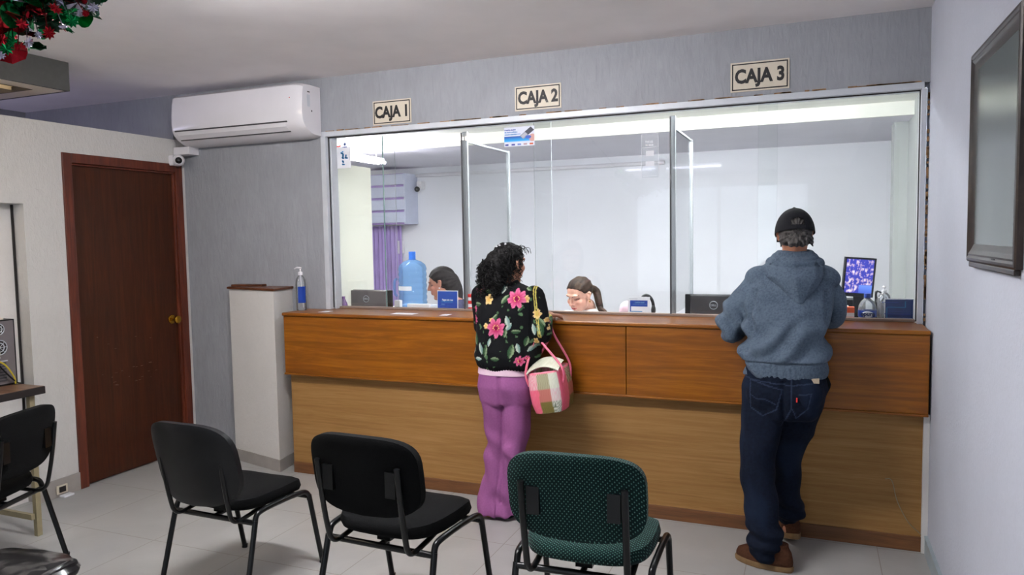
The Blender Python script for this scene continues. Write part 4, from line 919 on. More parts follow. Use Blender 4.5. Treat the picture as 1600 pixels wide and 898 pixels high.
def face_color(H, skin, brow=(50, 36, 30), lips=(176, 84, 84), lid=(120, 84, 72)):
    Hi = H.inverted(); sk, bw, lp, ld = srgb(*skin), srgb(*brow), srgb(*lips), srgb(*lid); dk = srgb(28, 20, 18)
    def f(co, n):
        p = Hi @ co; c = sk
        if p.length < .17 and p.y > .02:
            r_ = math.exp(-(((abs(p.x)-.040)/.02)**2+((p.z+.028)/.02)**2)); c = mix(c, srgb(min(255, skin[0]+8), skin[1]-22, skin[2]-20), .45*r_)
            ax = abs(p.x)
            if p.y > .05:
                t = (ax-.012)/.036
                if 0 < t < 1 and abs(p.z-(.0265+.006*math.sin(t*2.4))) < .0032*(1.15-t*.5): c = mix(c, bw, .8)
                q = ((ax-.031)/.0165)**2+((p.z-.005)/.0075)**2
                if q < 1: c = mix(c, ld, .55)
                if q < 1.1 and p.z < .0045 and p.z > .0005-.02*abs(ax-.031): c = mix(c, dk, .85)
                q = (p.x/.023)**2+((p.z+.0555)/(.0115 if p.z < -.0555 else .0085))**2
                if q < 1 and p.y > .06: c = mix(c, lp, .8)
                if q < 1.0 and abs(p.z+.0555) < .0011 and p.y > .06: c = mix(c, srgb(90, 40, 40), .7)
                q = ((ax-.008)/.004)**2+((p.z+.032)/.003)**2
                if q < 1: c = mix(c, srgb(90, 50, 44), .6)
        return c
    return f
def hairline(z):
    T = [(-.13, -.06), (-.09, -.045), (-.06, -.028), (-.035, -.004), (-.01, .012), (.015, .026), (.04, .046), (.058, .062), (.07, .082), (.085, .13)]
    if z <= T[0][0]: return T[0][1]
    for (a, u), (c, v) in zip(T, T[1:]):
        if z <= c: return u+(v-u)*(z-a)/(c-a)
    return .2
def hair_shape(H, groove=.0018, freq=60, off=0):
    Hi = H.inverted(); R3 = H.to_3x3(); ctr = V((0, -.01, .02))
    def f(co, n):
        p = Hi @ co
        if p.length < .16:
            w_ = sstep(-.010, .004, p.y-hairline(p.z-off))
            if w_ > 0: p = ctr+(p-ctr)*(1-.20*w_)
            if abs(p.x) > .062 and -.035 < p.z < .028 and -.03 < p.y < .03: p.x *= .93          # the ear stays free
            if p.length > .07:
                a = math.atan2(p.x, p.z-.0)*freq*.28+p.y*22; p = p+(p-ctr).normalized()*groove*(math.sin(a)+.6*nz((p.x*40, p.y*14, p.z*40)))*(1-w_)
            return H @ p
        q = R3.transposed() @ (co-H.translation)
        return co+n*groove*1.3*nz((q.x*110, q.y*110, q.z*8))
    return f
def hair_color(H, dark, light, fr_=70):
    a, c = srgb(*dark), srgb(*light); Hi = H.inverted()
    def f(co, n):
        p = Hi @ co; t = .5+.5*nz((math.atan2(p.x, p.z+.02)*fr_*.14, p.y*7, p.length*16)); t2 = .5+.5*nz((p.x*150, p.y*30, p.z*30)); return mix(a, c, min(1, max(0, (t*.65+t2*.35-.25)*1.5)))
    return f
def hmat(loc, yaw, pitch=0, roll=0, s=1.0):              # yaw 0 = looks along +Y, positive turns to the left
    return Matrix.Translation(loc) @ Matrix.Rotation(yaw, 4, 'Z') @ Matrix.Rotation(pitch, 4, 'X') @ Matrix.Rotation(roll, 4, 'Y') @ Matrix.Scale(s, 4)
def hand(b, wrist, d, up, s=1.0, side=1, curl=.6):
    """palm plus five separate bent fingers; d points along the hand, up away from the back of the hand, side=+1 thumb to the left"""
    d = V(d).normalized(); up = (V(up)-d*V(up).dot(d)).normalized(); sd = d.cross(up)*side; w_ = V(wrist)
    b.limb([w_-d*.02, w_+d*.02*s, w_+d*.045*s], [.026*s, .027*s, .024*s], 12, 3)
    T = fr(w_+d*.048*s, d, sd); b.ell((0, 0, 0), (.045*s, .038*s, .015*s), mat=T)
    for i, (off, ln, r) in enumerate(((-.030, .070, .0088), (-.010, .082, .0092), (.011, .076, .0088), (.030, .058, .0078))):
        p = w_+d*.078*s-sd*off*s; dr = (d-sd*off*4).normalized(); pts = [p-dr*.02*s]; a = 0
        for q in (.42, .32, .26): p = p+(dr*math.cos(a)-up*math.sin(a))*ln*q*s; pts.append(p); a += curl*.55
        b.limb(pts, [r*s, r*s, r*.92*s, r*.8*s], 10, 3)
    p = w_+d*.022*s+sd*.026*s; b.limb([p, p+(d*.6+sd*.75)*.034*s, p+(d*.85+sd*.62-up*.25)*.062*s, p+(d*1.05+sd*.5-up*.45)*.078*s], [.012*s, .0105*s, .0095*s, .0082*s], 10, 3)

# ---------- the curly haired customer
wx, wy = -1.615, 3.83
wo = thing('person', (wx, wy, 0), 'person with black curly hair in flowered black jacket and purple trousers, carrying a woven bag', 'person')
hc = PY(797, 412, 3.86); Hw = hmat(hc, math.radians(-27), math.radians(-3), math.radians(2), .99)
b = B(); head_parts(b, Hw)
nk = V((-1.605, 3.84, 1.33)); b.limb([Hw @ V((0, -.03, -.05)), (hc+nk)/2+V((0, -.01, -.01)), nk, nk+V((0, 0, -.08))], [.052, .050, .055, .06], 16, 4)
b.loft([((-1.61, 3.85, .80), .11, .08, 2.2), ((-1.61, 3.85, 1.0), .115, .078, 2.3), ((-1.61, 3.85, 1.15), .13, .082, 2.4), ((-1.60, 3.84, 1.26), .135, .07, 2.4), ((-1.60, 3.84, 1.33), .07, .055, 2.1)])
shR, elR, wrR = V((-1.445, 3.85, 1.275)), V((-1.395, 3.83, 1.06)), V((-1.43, 4.03, 1.145)); shL, elL, wrL = V((-1.765, 3.86, 1.28)), V((-1.785, 3.93, 1.07)), V((-1.68, 4.09, 1.150))
for sh, el, wr in ((shR, elR, wrR), (shL, elL, wrL)): b.limb([sh, (sh+el)/2, el, (el+wr)/2, wr], [.036, .034, .030, .028, .023], 14, 4)
hand(b, wrR, (.1, 1, -.05), (0, 0, 1), .92, 1, .5); hand(b, wrL, (.25, 1, -.05), (0, 0, 1), .92, -1, .5)
ftL, ftR = V((-1.722, 3.835, 0)), V((-1.622, 3.85, 0))
for hp, kn, ft in ((V((-1.685, 3.85, .84)), V((-1.675, 3.85, .46)), ftL), (V((-1.535, 3.85, .84)), V((-1.575, 3.83, .46)), ftR)):
    b.limb([hp, (hp+kn)/2, kn, (kn+ft)/2+V((0, 0, .03)), ft+V((0, 0, .09))], [.060, .052, .042, .036, .028], 14, 4); b.limb([ft+V((.01, -.0, .05)), ft+V((.01, .06, .035)), ft+V((.01, .12, .028))], [.026, .024, .018], 12, 3)
fuse('body', b, .0045, 2, 'skin_v', wo, face_deform(Hw), face_color(Hw, (196, 142, 116)))
# trousers
def wleg(b, hp, kn, ft, flare):
    b.loft([(hp, .085, .10, 2.2), (hp*.5+kn*.5, .078, .088, 2.1), (kn, .073, .080, 2.1), (kn*.5+ft*.5+V((0, 0, .03)), .072, .084, 2.1), (ft+V((0, 0, .12)), .076, .094, 2.2), (ft+V((0, 0, .028)), flare, .102, 2.2)], 32, 6)
b = B()
b.loft([((-1.612, 3.845, .90), .142, .100, 2.3), ((-1.612, 3.84, .84), .158, .112, 2.4), ((-1.61, 3.835, .76), .165, .118, 2.5), ((-1.612, 3.84, .68), .158, .108, 2.6), ((-1.612, 3.84, .655), .14, .09, 2.3)])
wleg(b, V((-1.690, 3.84, .76)), V((-1.668, 3.845, .44)), ftL+V((.018, 0, 0)), .068); wleg(b, V((-1.545, 3.84, .76)), V((-1.560, 3.82, .44)), ftR+V((.012, -.01, 0)), .080)
for s_ in (-1, 1): b.ell((-1.612+s_*.070, 3.785, .770), (.078, .052, .085))
pur, pur2 = srgb(152, 92, 142), srgb(132, 76, 124)
def wfold(co, n):
    z = co.z; a = .5+.5*math.sin(z*30+co.x*26+3*nz((co.x*7, co.y*7, z*4))); k_ = sstep(.62, .40, z)*.7+.25
    crk = math.exp(-((co.x+1.612)/.010)**2)*(.64 < z < .86)*(co.y < 3.8)*.010+math.exp(-((co.x+1.618-.03*(z-.4))/.009)**2)*(.1 < z < .66)*.012
    knee = math.exp(-((z-.37)/.05)**2)*.010*math.sin((co.x)*60+z*50)
    hem = sstep(.16, .03, z)*.006*math.sin(co.x*85+co.y*60)
    return co+n*((a-.5)*.018*k_+.010*nz((co.x*14, co.y*14, z*7))+knee*.4+hem-crk)
fuse('trousers', b, .005, 3, 'cloth_v', wo, wfold, post_smooth=2, color= lambda co, n: mix(pur2, pur, .6+.35*nz(co*120)))
b = B(); b.loft([((-1.612, 3.845, .835), .168, .124, 2.4), ((-1.612, 3.845, .90), .160, .116, 2.4)], 40, 2); pink = srgb(222, 190, 208)
M['top_pink'] = plain('pale_pink_top', (222, 192, 208), .9, 0, .2, .04, 30)
b.build('undershirt', 'top_pink', wo, smooth=60)
# flowered jacket: colours printed on the cloth
def shp(b):
    b.loft([((-1.608, 3.845, .858), .150, .112, 2.4), ((-1.608, 3.845, .885), .178, .134, 2.5), ((-1.606, 3.845, .94), .190, .142, 2.6), ((-1.603, 3.845, 1.06), .180, .132, 2.6), ((-1.602, 3.845, 1.18), .182, .125, 2.6), ((-1.602, 3.85, 1.265), .182, .108, 2.5), ((-1.603, 3.85, 1.315), .140, .085, 2.2), ((-1.605, 3.85, 1.348), .075, .062, 2.0), ((-1.605, 3.85, 1.365), .062, .055, 2)])
    for sh, el, wr in ((shR, elR, wrR), (shL, elL, wrL)): b.limb([sh+V((0, 0, -.006)), (sh+el)/2, el+V((0, 0, .0)), (el+wr)/2, wr-(wr-el).normalized()*.03], [.064, .062, .056, .047, .037], 18, 5)
b = B(); shp(b)
def q2(px, py): p = PY(px, py, 3.73); return p.x, p.z
S_ = 3.73/1156/.925                                          # metres per photo pixel at the jacket back
mot = []
for (px, py, r, kd) in ((805, 467, 15, 'F'), (776, 512, 16, 'F'), (742, 452, 8, 'F'), (737, 500, 8, 'F'), (812, 564, 8, 'F'), (736, 484, 6, 'F'), (762, 468, 9, 'Y'), (794, 502, 7, 'W'), (760, 455, 6, 'L'), (784, 450, 7, 'W'), (818, 468, 6, 'Y'), (788, 468, 7, 'L'), (774, 496, 6, 'L'), (806, 518, 6, 'L'), (790, 520, 6, 'L'), (796, 510, 6, 'W'), (742, 476, 6, 'L'), (742, 530, 8, 'L'), (752, 544, 7, 'W'), (760, 548, 7, 'L'), (776, 560, 6, 'L'), (800, 548, 9, 'L'), (810, 544, 6, 'W'), (820, 534, 6, 'L'), (766, 534, 5, 'W'),
                        (834, 492, 8, 'Y'), (840, 505, 7, 'L'), (830, 516, 7, 'W'), (840, 516, 9, 'L'), (852, 514, 6, 'Y'), (846, 502, 4, 'Y'), (812, 482, 5, 'L'), (760, 509, 5, 'Y'), (768, 500, 4, 'Y'), (826, 545, 5, 'W'), (822, 560, 4, 'F'), (748, 560, 5, 'W'), (736, 548, 5, 'W'), (818, 452, 5, 'L'), (832, 535, 6, 'Y'), (836, 548, 6, 'F')):
    x, z = q2(px, py); mot.append((x, z, r*S_*(1.35 if kd in 'LW' else 1.0), kd, (px*7+py*13) % 7))
blk = srgb(13, 14, 17)
def petals(dx, dz, r, k_, n_): a = math.atan2(dz, dx)+k_; return math.hypot(dx, dz) < r*(.66+.34*abs(math.cos(a*n_/2)))*(1+.08*math.sin(a*9))
def jcol(co, n):
    x, z = co.x, co.z; c = blk
    front = n.y > .35
    if front: x = -3.21-x+.03
    sd = co.y-elR.y
    # two yellow stripes down the sleeve
    if co.x > -1.435 and z > 1.05 and n.x > .1:
        t = (1.33-z); u = co.x-(-1.432+t*.155)+(0 if t > .02 else 0)
        if abs(u) < .0022 or abs(u-.010) < .0022: return srgb(204, 186, 96)
    for mx_, mz, r, kd, ph in mot:
        dx, dz = x-mx_, z-mz
        if abs(dx) > r*1.2 or abs(dz) > r*1.2: continue
        d = math.hypot(dx, dz)
        if kd == 'F' and petals(dx, dz, r, ph, 7):
            a = math.atan2(dz, dx)+ph; t = d/r; c = mix(srgb(170, 22, 84), srgb(214, 112, 150), sstep(.15, .9, t)*(.6+.4*math.sin(a*7)**2))
            if t < .22: c = srgb(120, 16, 60)
            if .22 < t < .34 and math.sin(a*11) > .3: c = srgb(236, 200, 120)
            return c
        if kd == 'Y' and petals(dx*1.2, dz, r, ph, 5): return mix(srgb(206, 160, 84), srgb(240, 214, 160), sstep(.1, .8, d/r)*abs(math.sin(5*math.atan2(dz, dx))))
        if kd in 'LW':
            a = ph*.9; u = dx*math.cos(a)+dz*math.sin(a); v = -dx*math.sin(a)+dz*math.cos(a); w_ = .42*(1-(u/r)**2) if abs(u) < r else 0
            if abs(v) < w_*r:
                g0, g1 = ((44, 76, 48), (150, 170, 132)) if kd == 'L' else ((120, 150, 144), (210, 214, 200))
                return mix(srgb(*g0), srgb(*g1), sstep(-.6, .8, v/(w_*r))*(.7+.3*nz((x*90, z*90, 1)))) if abs(v) > .0012 or kd == 'W' else srgb(40, 60, 40)
    v = nz((x*42, z*42, 3.3))
    if v > .52: return srgb(74, 104, 72)
    return c
def jfold(co, n):
    z = co.z; f_ = .006*nz((co.x*13, co.y*13, z*7))+.006*math.sin(z*52+co.x*30+2.5*nz((co.x*8, 0, z*8)))*sstep(1.10, .93, z)*.6
    if z < .905: f_ += .0022*math.sin(math.atan2(co.y-3.845, co.x+1.608)*52)*sstep(.905, .885, z)
    return co+n*f_
fuse('flowered_jacket', b, .0042, 3, 'cloth_v', wo, jfold, jcol, post_smooth=2)
# hair: a core and many curls
b = B(); e = lambda c, r: b.ell(c, r, mat=Hw)
e((0, -.018, .034), (.082, .098, .087)); e((-.02, -.085, -.01), (.080, .060, .085)); e((-.035, -.10, -.070), (.085, .055, .075)); e((.0, -.095, -.085), (.060, .05, .060)); e((-.06, -.06, -.03), (.05, .06, .08)); e((-.02, -.09, -.12), (.06, .04, .045))
def curlhair(co, n):
    q = hair_shape(Hw, .001)(co, n); p = Hw.inverted() @ co
    if p.y < .02: q = q+n*(.007*nz(co*48)+.004*nz(co*110))
    return q
fuse('hair', b, .005, 1, 'hair_v', wo, curlhair, hair_color(Hw, (5, 4, 5), (16, 13, 14)))
k = random.Random(21); b = B()
for i in range(760):
    if i < 520:
        th = k.uniform(-2.3, 2.3); ph = k.uniform(-.9, 1.0); p = V((.080*math.sin(th)*math.cos(ph), -.018-.092*math.cos(th)*math.cos(ph), .034+.085*math.sin(ph)))
        if p.y > hairline(p.z)-.02 or (abs(p.x) > .055 and p.y > -.035 and p.z < .04): continue
        L = k.uniform(.04, .15); out_ = V((p.x, p.y+.02, .0)).normalized()
    else:
        th = k.uniform(-1.6, 1.3); p = V((-.03+.085*math.sin(th), -.07-.075*math.cos(th), k.uniform(-.13, .02))); L = k.uniform(.02, .075); out_ = V((math.sin(th), -math.cos(th), 0))
    a0 = k.uniform(0, 6.28); rc = k.uniform(.006, .012); turns = L/.030; pts = []; N = int(turns*8)+4
    for j in range(N):
        t = j/(N-1); c = p+out_*(.004+.016*t+.010*k.random()*0)+V((-.012*t, -.006*t, -L*t)); a = a0+t*turns*2*PI
        pts.append(Hw @ (c+V((math.cos(a), math.sin(a), .25*math.sin(a*.5)))*rc*(.5+.5*t)))
    b.tube(pts, [.0026-.001*j/(N-1) for j in range(N)], 4)
for i in range(26):                                          # loose wisps over the forehead and crown
    th = k.uniform(-.8, .8); p = V((.06*math.sin(th), .055+k.uniform(-.05, .025), .095+k.uniform(-.012, .008))); L = k.uniform(.02, .05); pts = []; N = 16
    for j in range(N): t = j/(N-1); a = t*7+i; pts.append(Hw @ (p+V((.004*math.cos(a)+.01*t, L*t+.004*math.sin(a), .012*math.sin(t*3)-.028*t*t))))
    b.tube(pts, .0018, 4)
m = plain('curl_black', (8, 7, 8), .55, 0, .25, .3, 60); M['curl'] = m
o = b.build('curls', 'curl', wo, smooth=180); o['kind'] = 'stuff'
b = B(); b.ell(PY(782, 383, 3.80)+V((0, -.012, 0)), (.007, .006, .005)); b.ell(PY(776, 385, 3.78), (.006, .006, .004)); b.ell(PY(791, 381, 3.80)+V((0, -.012, 0)), (.006, .006, .005)); b.build('hair_clip', 'white_plastic', wo, smooth=True)
# shoes
for ft, mt, nm in ((ftL, 'panel', 0), (ftR, 'black_plastic', 1)):
    b = B(); T = Matrix.Translation(ft+V((.01, 0, 0))); b.loft([(V((.01, .05, .001))+ft, .036, .105, 2.6), (V((.01, .05, .022))+ft, .040, .110, 2.6), (V((.01, .045, .05))+ft, .036, .095, 2.3), (V((.01, .02, .075))+ft, .028, .055, 2)], 28, 3); b.build('shoe', mt, wo, smooth=60)

# ---------- woven bag on her forearm
bx_, by_ = PY(858, 600, 3.80).x, 3.80
bag = thing('woven_bag', (bx_, by_, .64), 'pink white and olive checked woven bag hanging from the customer arm', 'bag')
bc_ = PY(842, 577, 3.69); Rb = Matrix.Translation((bc_.x, 3.845, .87)) @ Matrix.Rotation(math.radians(-9), 4, 'Y') @ Matrix.Rotation(math.radians(-84), 4, 'Z') @ Matrix.Translation((0, 0, -.87))
b = B(); rs = []; N = 64
for z, sx, sy in ((.645, .125, .068), (.652, .145, .086), (.70, .152, .098), (.76, .155, .101), (.82, .154, .099), (.868, .150, .094), (.874, .146, .090), (.868, .142, .086), (.80, .144, .090), (.70, .144, .090)):
    r = []
    for i in range(N):
        a = 2*PI*i/N; e_ = 2/5.0; r.append(Rb @ V((sx*math.copysign(abs(math.cos(a))**e_, math.cos(a)), sy*math.copysign(abs(math.sin(a))**e_, math.sin(a)), z)))
    rs.append(r)
b.rings(rs)
bm2 = b.bm; bmesh.ops.subdivide_edges(bm2, edges=[e_ for e_ in bm2.edges if e_.calc_length() > .012], cuts=6, use_grid_fill=True)
Rbi = Rb.inverted()
def bagcol(co, n):
    p = Rbi @ co; nn = Rbi.to_3x3() @ n
    if abs(nn.x) > abs(nn.y): ci = int(max(0, min(2, (p.y+.10)/.066))) if nn.x > 0 else 4
    else: ci = 3 if p.x > .02 else 4
    if nn.y < 0 and abs(nn.y) > abs(nn.x): ci = 0 if p.x > .05 else 1
    ri = 0 if p.z > .782 else 1 if p.z > .715 else 2
    if ci >= 5 and nn.x < 0: ci = [1, 0][ci-5]
    pal = {0: ('pk', 'hp', 'hp'), 1: ('ov', 'br', 'ol'), 2: ('wh', 'lp', 'wo'), 3: ('hp2', 'hp2', 'hp2'), 4: ('ov', 'br', 'ol'), 5: ('ov', 'br', 'ol'), 6: ('wh', 'lp', 'wo')}[ci][ri]
    C2 = dict(pk=((224, 130, 150), (224, 190, 190)), hp=((228, 96, 124), (226, 110, 132)), ov=((110, 100, 60), (206, 204, 170)), br=((180, 100, 92), (196, 124, 110)), ol=((112, 100, 46), (128, 116, 60)), wh=((208, 210, 190), (220, 222, 206)), lp=((216, 180, 184), (214, 206, 200)), wo=((110, 120, 100), (214, 214, 200)), hp2=((232, 108, 134), (224, 96, 122)))[pal]
    s_ = (math.sin(p.x*2*PI/.011)*math.sin(p.z*2*PI/.011)) if abs(nn.y) > abs(nn.x) else (math.sin(p.y*2*PI/.011)*math.sin(p.z*2*PI/.011))
    if p.z > .862: return srgb(230, 120, 142)
    return mix(srgb(*C2[0]), srgb(*C2[1]), .5+.5*max(-1, min(1, s_*1.8)))
b.build('basket', 'weave_v', bag, smooth=60, color=bagcol)
b = B(); rs = []                                             # folded-in flap that leaves a lens shaped opening
for j in range(9):
    t = j/8; r = []
    for i in range(25):
        s_ = i/24*2-1; y = s_*.090; x = .150-t*.17; z = .874+.030*math.sin(t*PI*.5)+.030*(1-s_*s_); r.append(Rb @ V((x, y, z)))
    rs.append(r)
for a_, c_ in zip(rs, rs[1:]):
    va = [b.bm.verts.new(p) for p in a_]; vc = [b.bm.verts.new(p) for p in c_]
    for i in range(24): b.bm.faces.new((va[i], va[i+1], vc[i+1], vc[i]))
bmesh.ops.remove_doubles(b.bm, verts=b.bm.verts, dist=1e-5); bmesh.ops.solidify(b.bm, geom=b.bm.faces[:], thickness=.004)
b.build('flap', 'weave_v', bag, smooth=60, color=lambda co, n: mix(srgb(206, 208, 186), srgb(222, 224, 206), .5+.5*math.sin(co.x*600)*math.sin(co.z*600)))
M['handle_pink'] = plain('pink_handle', (226, 110, 138), .4, 0, .5, .06, 40)
arm = V((-1.385, 3.87, 1.065))
for yy, ax_ in ((-.096, -.02), (.096, .02)):
    b = B(); q = lambda x, y, z: Rb @ V((x, y, z)); b.tube([q(.105, yy, .80), q(.105, yy*1.05, .885), arm+V((ax_*.6-.030, -.058, -.02)), arm+V((ax_*.6, -.050, .040)), arm+V((ax_*.6, 0, .070)), arm+V((ax_*.6, .05, .045)), arm+V((ax_*.6+.02, .06, -.02)), q(-.09, yy*1.05, .885), q(-.09, yy, .80)], .0066, 10, smooth=6); b.build('handle', 'handle_pink', bag, smooth=60)

# ---------- the man in the hooded jacket
mo = thing('person', (-.13, 3.85, 0), 'person in a blue grey hooded jacket, dark jeans and black cap leaning on the counter', 'person')
hm = PY(1241, 366, 3.96); Hm = hmat(hm, math.radians(9), math.radians(-13), 0, 1.02)
b = B(); head_parts(b, Hm)
nk = V((-.095, 3.93, 1.43)); b.limb([Hm @ V((0, -.03, -.05)), nk+V((0, .02, .04)), nk, nk+V((0, -.02, -.08))], [.058, .058, .062, .07], 16, 4)
b.loft([((-.125, 3.82, .80), .12, .08, 2.3), ((-.125, 3.84, 1.02), .13, .08, 2.4), ((-.115, 3.88, 1.2), .145, .085, 2.5), ((-.10, 3.92, 1.34), .15, .08, 2.4), ((-.095, 3.93, 1.41), .08, .06, 2.1)])
sL, eL, wL = V((-.272, 3.93, 1.335)), V((-.388, 3.935, 1.13)), V((-.21, 4.13, 1.160)); sR, eR, wR = V((.06, 3.95, 1.34)), V((.085, 4.04, 1.175)), V((-.02, 4.19, 1.160))
for sh, el, wr in ((sL, eL, wL), (sR, eR, wR)): b.limb([sh, (sh+el)/2, el, (el+wr)/2, wr], [.040, .038, .034, .032, .026], 14, 4)
hand(b, wL, (1, .7, -.06), (0, 0, 1), 1.0, -1, .5); hand(b, wR, (-.8, .6, -.04), (0, 0, 1), 1.0, 1, .5)
hL, kL, aL = V((-.215, 3.79, .84)), V((-.255, 3.735, .47)), V((-.195, 3.645, .09)); hR, kR, aR = V((-.055, 3.83, .84)), V((-.115, 3.95, .50)), V((-.115, 3.985, .115))
for hp, kn, an in ((hL, kL, aL), (hR, kR, aR)): b.limb([hp, (hp+kn)/2, kn, (kn+an)/2, an], [.060, .052, .042, .038, .028], 14, 4)
b.limb([aL+V((.045, 0, -.045)), aL+V((-.03, .015, -.05)), aL+V((-.08, .03, -.055))], [.022, .022, .015], 12, 3); b.limb([aR+V((0, -.03, -.03)), aR+V((0, .02, -.05)), aR+V((.01, .05, -.07))], [.022, .022, .015], 12, 3)
fuse('body', b, .005, 2, 'skin_v', mo, face_deform(Hm), face_color(Hm, (172, 118, 92)))
# jeans
b = B()
b.loft([((-.130, 3.815, .985), .168, .120, 2.5), ((-.130, 3.81, .90), .180, .130, 2.6), ((-.130, 3.805, .82), .188, .135, 2.6), ((-.135, 3.81, .74), .176, .125, 2.6), ((-.14, 3.81, .70), .15, .10, 2.3)])
b.limb([V((-.222, 3.80, .84)), V((-.232, 3.785, .66)), V((-.246, 3.745, .46)), V((-.222, 3.70, .27)), V((-.200, 3.655, .11))], [.106, .098, .082, .078, .080], 26, 6)
b.limb([V((-.042, 3.82, .86)), V((-.062, 3.87, .70)), V((-.118, 3.94, .50)), V((-.118, 3.955, .30)), V((-.108, 3.975, .17))], [.112, .098, .078, .070, .074], 26, 6)
b.ell((-.212, 3.765, .82), (.098, .10, .105)); b.ell((-.045, 3.77, .83), (.096, .10, .105))
jn, jn2, st_ = srgb(15, 24, 40), srgb(9, 15, 29), srgb(46, 56, 78)
def seg_d(px, pz, a, c):
    ax, az, bx2, bz = a[0], a[1], c[0], c[1]; L2 = (bx2-ax)**2+(bz-az)**2; t = max(0, min(1, ((px-ax)*(bx2-ax)+(pz-az)*(bz-az))/L2)); return math.hypot(px-ax-t*(bx2-ax), pz-az-t*(bz-az))
def qj(x, y): p = PY(x, y, 3.68); return (p.x, p.z)
lines = []
for pl in ([(1171, 594), (1222, 609), (1213, 640), (1192, 650), (1172, 638), (1171, 594)], [(1173, 617), (1182, 622), (1196, 623), (1212, 632)], [(1249, 617), (1268, 616), (1262, 640), (1244, 655), (1238, 640)], [(1236, 590), (1236, 640), (1220, 670)], [(1162, 592), (1236, 603), (1280, 600)]):
    pl = [qj(*p) for p in pl]; lines += list(zip(pl, pl[1:]))
def jeancol(co, n):
    c = mix(jn2, jn, .5+.7*nz(co*90)); c = mix(c, srgb(22, 34, 54), .5*sstep(.15, .5, nz((co.x*9, co.y*9, co.z*3))))
    if n.y < .1 and co.z > .6:
        d = min(seg_d(co.x, co.z, a, c_) for a, c_ in lines)
        if d < .0026: c = mix(c, st_, .8)
    return c
def jeanfold(co, n):
    z = co.z; f_ = .009*nz((co.x*9, co.y*9, z*6))+.005*math.sin(z*44+co.x*34+2.5*nz((co.x*9, co.y*9, z*5)))*(.4+sstep(.5, .2, z))
    f_ += .0075*math.sin(z*95+co.x*16)*sstep(.28, .14, z); f_ -= .014*math.exp(-((co.x+.128)/.012)**2)*(.70 < z < .9)*(n.y < 0)
    if n.y < .1 and z > .6:
        d = min(seg_d(co.x, z, a, c_) for a, c_ in lines); f_ -= .0016*math.exp(-(d/.003)**2)
    return co+n*f_
fuse('jeans', b, .005, 3, 'cloth_v', mo, jeanfold, jeancol, post_smooth=2)
b = B(); p = PY(1245, 625, 3.665); b.box(p+V((-.003, -.006, -.010)), p+V((.003, .004, .010))); b.build('red_tab', 'red', mo)
M['tan'] = plain('tan_patch', (176, 160, 138), .8, 0, .2, .1, 60)
b = B(); p = PY(1273, 595, 3.72); b.box(p+V((-.020, -.012, -.010)), p+V((.020, .02, .012))); b.build('waist_patch', 'tan', mo)
b = B(); p = PY(1286, 600, 3.82); b.limb([p+V((-.02, .0, .05)), p+V((0, -.01, -.01)), p+V((-.012, -.01, -.055))], [.022, .024, .010], 10, 3); b.limb([p+V((.0, .0, .04)), p+V((.02, -.005, -.0)), p+V((.014, -.01, -.035))], [.018, .016, .007], 10, 3); b.limb([p+V((-.02, -.01, .02)), p+V((-.032, -.015, -.02)), p+V((-.026, -.01, -.048))], [.014, .012, .006], 10, 3); b.build('glove', 'black_fabric', mo, smooth=60)
# hooded jacket
b = B()
b.loft([((-.130, 3.825, .905), .190, .138, 2.7), ((-.130, 3.825, .935), .196, .142, 2.7), ((-.130, 3.825, .965), .190, .138, 2.7), ((-.130, 3.83, .985), .204, .150, 2.7), ((-.128, 3.84, 1.06), .200, .146, 2.6), ((-.120, 3.865, 1.17), .200, .145, 2.6), ((-.112, 3.895, 1.28), .205, .138, 2.5), ((-.104, 3.92, 1.365), .198, .120, 2.3), ((-.098, 3.93, 1.43), .150, .10, 2.1), ((-.093, 3.935, 1.48), .088, .08, 2), ((-.090, 3.945, 1.51), .072, .070, 2)], 44, 5)
b.limb([sL+V((.03, 0, .012)), sL*.5+eL*.5+V((-.005, 0, 0)), eL+V((.0, 0, -.01)), eL*.5+wL*.5, wL-(wL-eL).normalized()*.04], [.082, .078, .074, .062, .046], 22, 6)
b.limb([sR+V((-.03, 0, .012)), sR*.5+eR*.5+V((.005, 0, 0)), eR+V((0, 0, -.005)), eR*.5+wR*.5, wR-(wR-eR).normalized()*.04], [.080, .074, .064, .056, .046], 22, 6)
for s_ in (-1, 1): b.ell((-.10+s_*.135, 3.925, 1.372), (.092, .09, .066))
hz = srgb(92, 106, 121); hz2 = srgb(70, 83, 98)
def hcol(co, n): return mix(hz2, hz, min(1, max(0, .55+1.0*nz(co*150)+.5*nz(co*12))))
def hfold(co, n):
    z = co.z; f_ = .009*nz((co.x*8, co.y*8, z*7))
    f_ += .008*math.sin((z*1.0-co.x*.75)*46+3*nz((co.x*5, co.y*5, z*5)))*sstep(1.25, 1.08, z)*sstep(.96, 1.02, z)
    f_ += .007*math.sin((z+co.x*1.1)*50)*sstep(-.20, -.30, co.x)*sstep(1.32, 1.2, z)
    if .903 < z < .975: f_ += .0012*math.sin(math.atan2(co.y-3.825, co.x+.13)*150)
    f_ -= .009*math.exp(-((z-.978)/.006)**2)
    arm_ = math.exp(-((co.x-(-.275-(1.30-z)*.10))/.014)**2)*(1.02 < z < 1.33)*(co.y < 3.95); f_ = f_*1.7-.020*arm_
    f_ -= .014*math.exp(-((co.x-(.062+(1.30-z)*.06))/.012)**2)*(1.06 < z < 1.33)*(co.y < 3.97)
    return co+n*f_
fuse('hooded_jacket', b, .005, 3, 'cloth_v', mo, hfold, hcol, post_smooth=3)
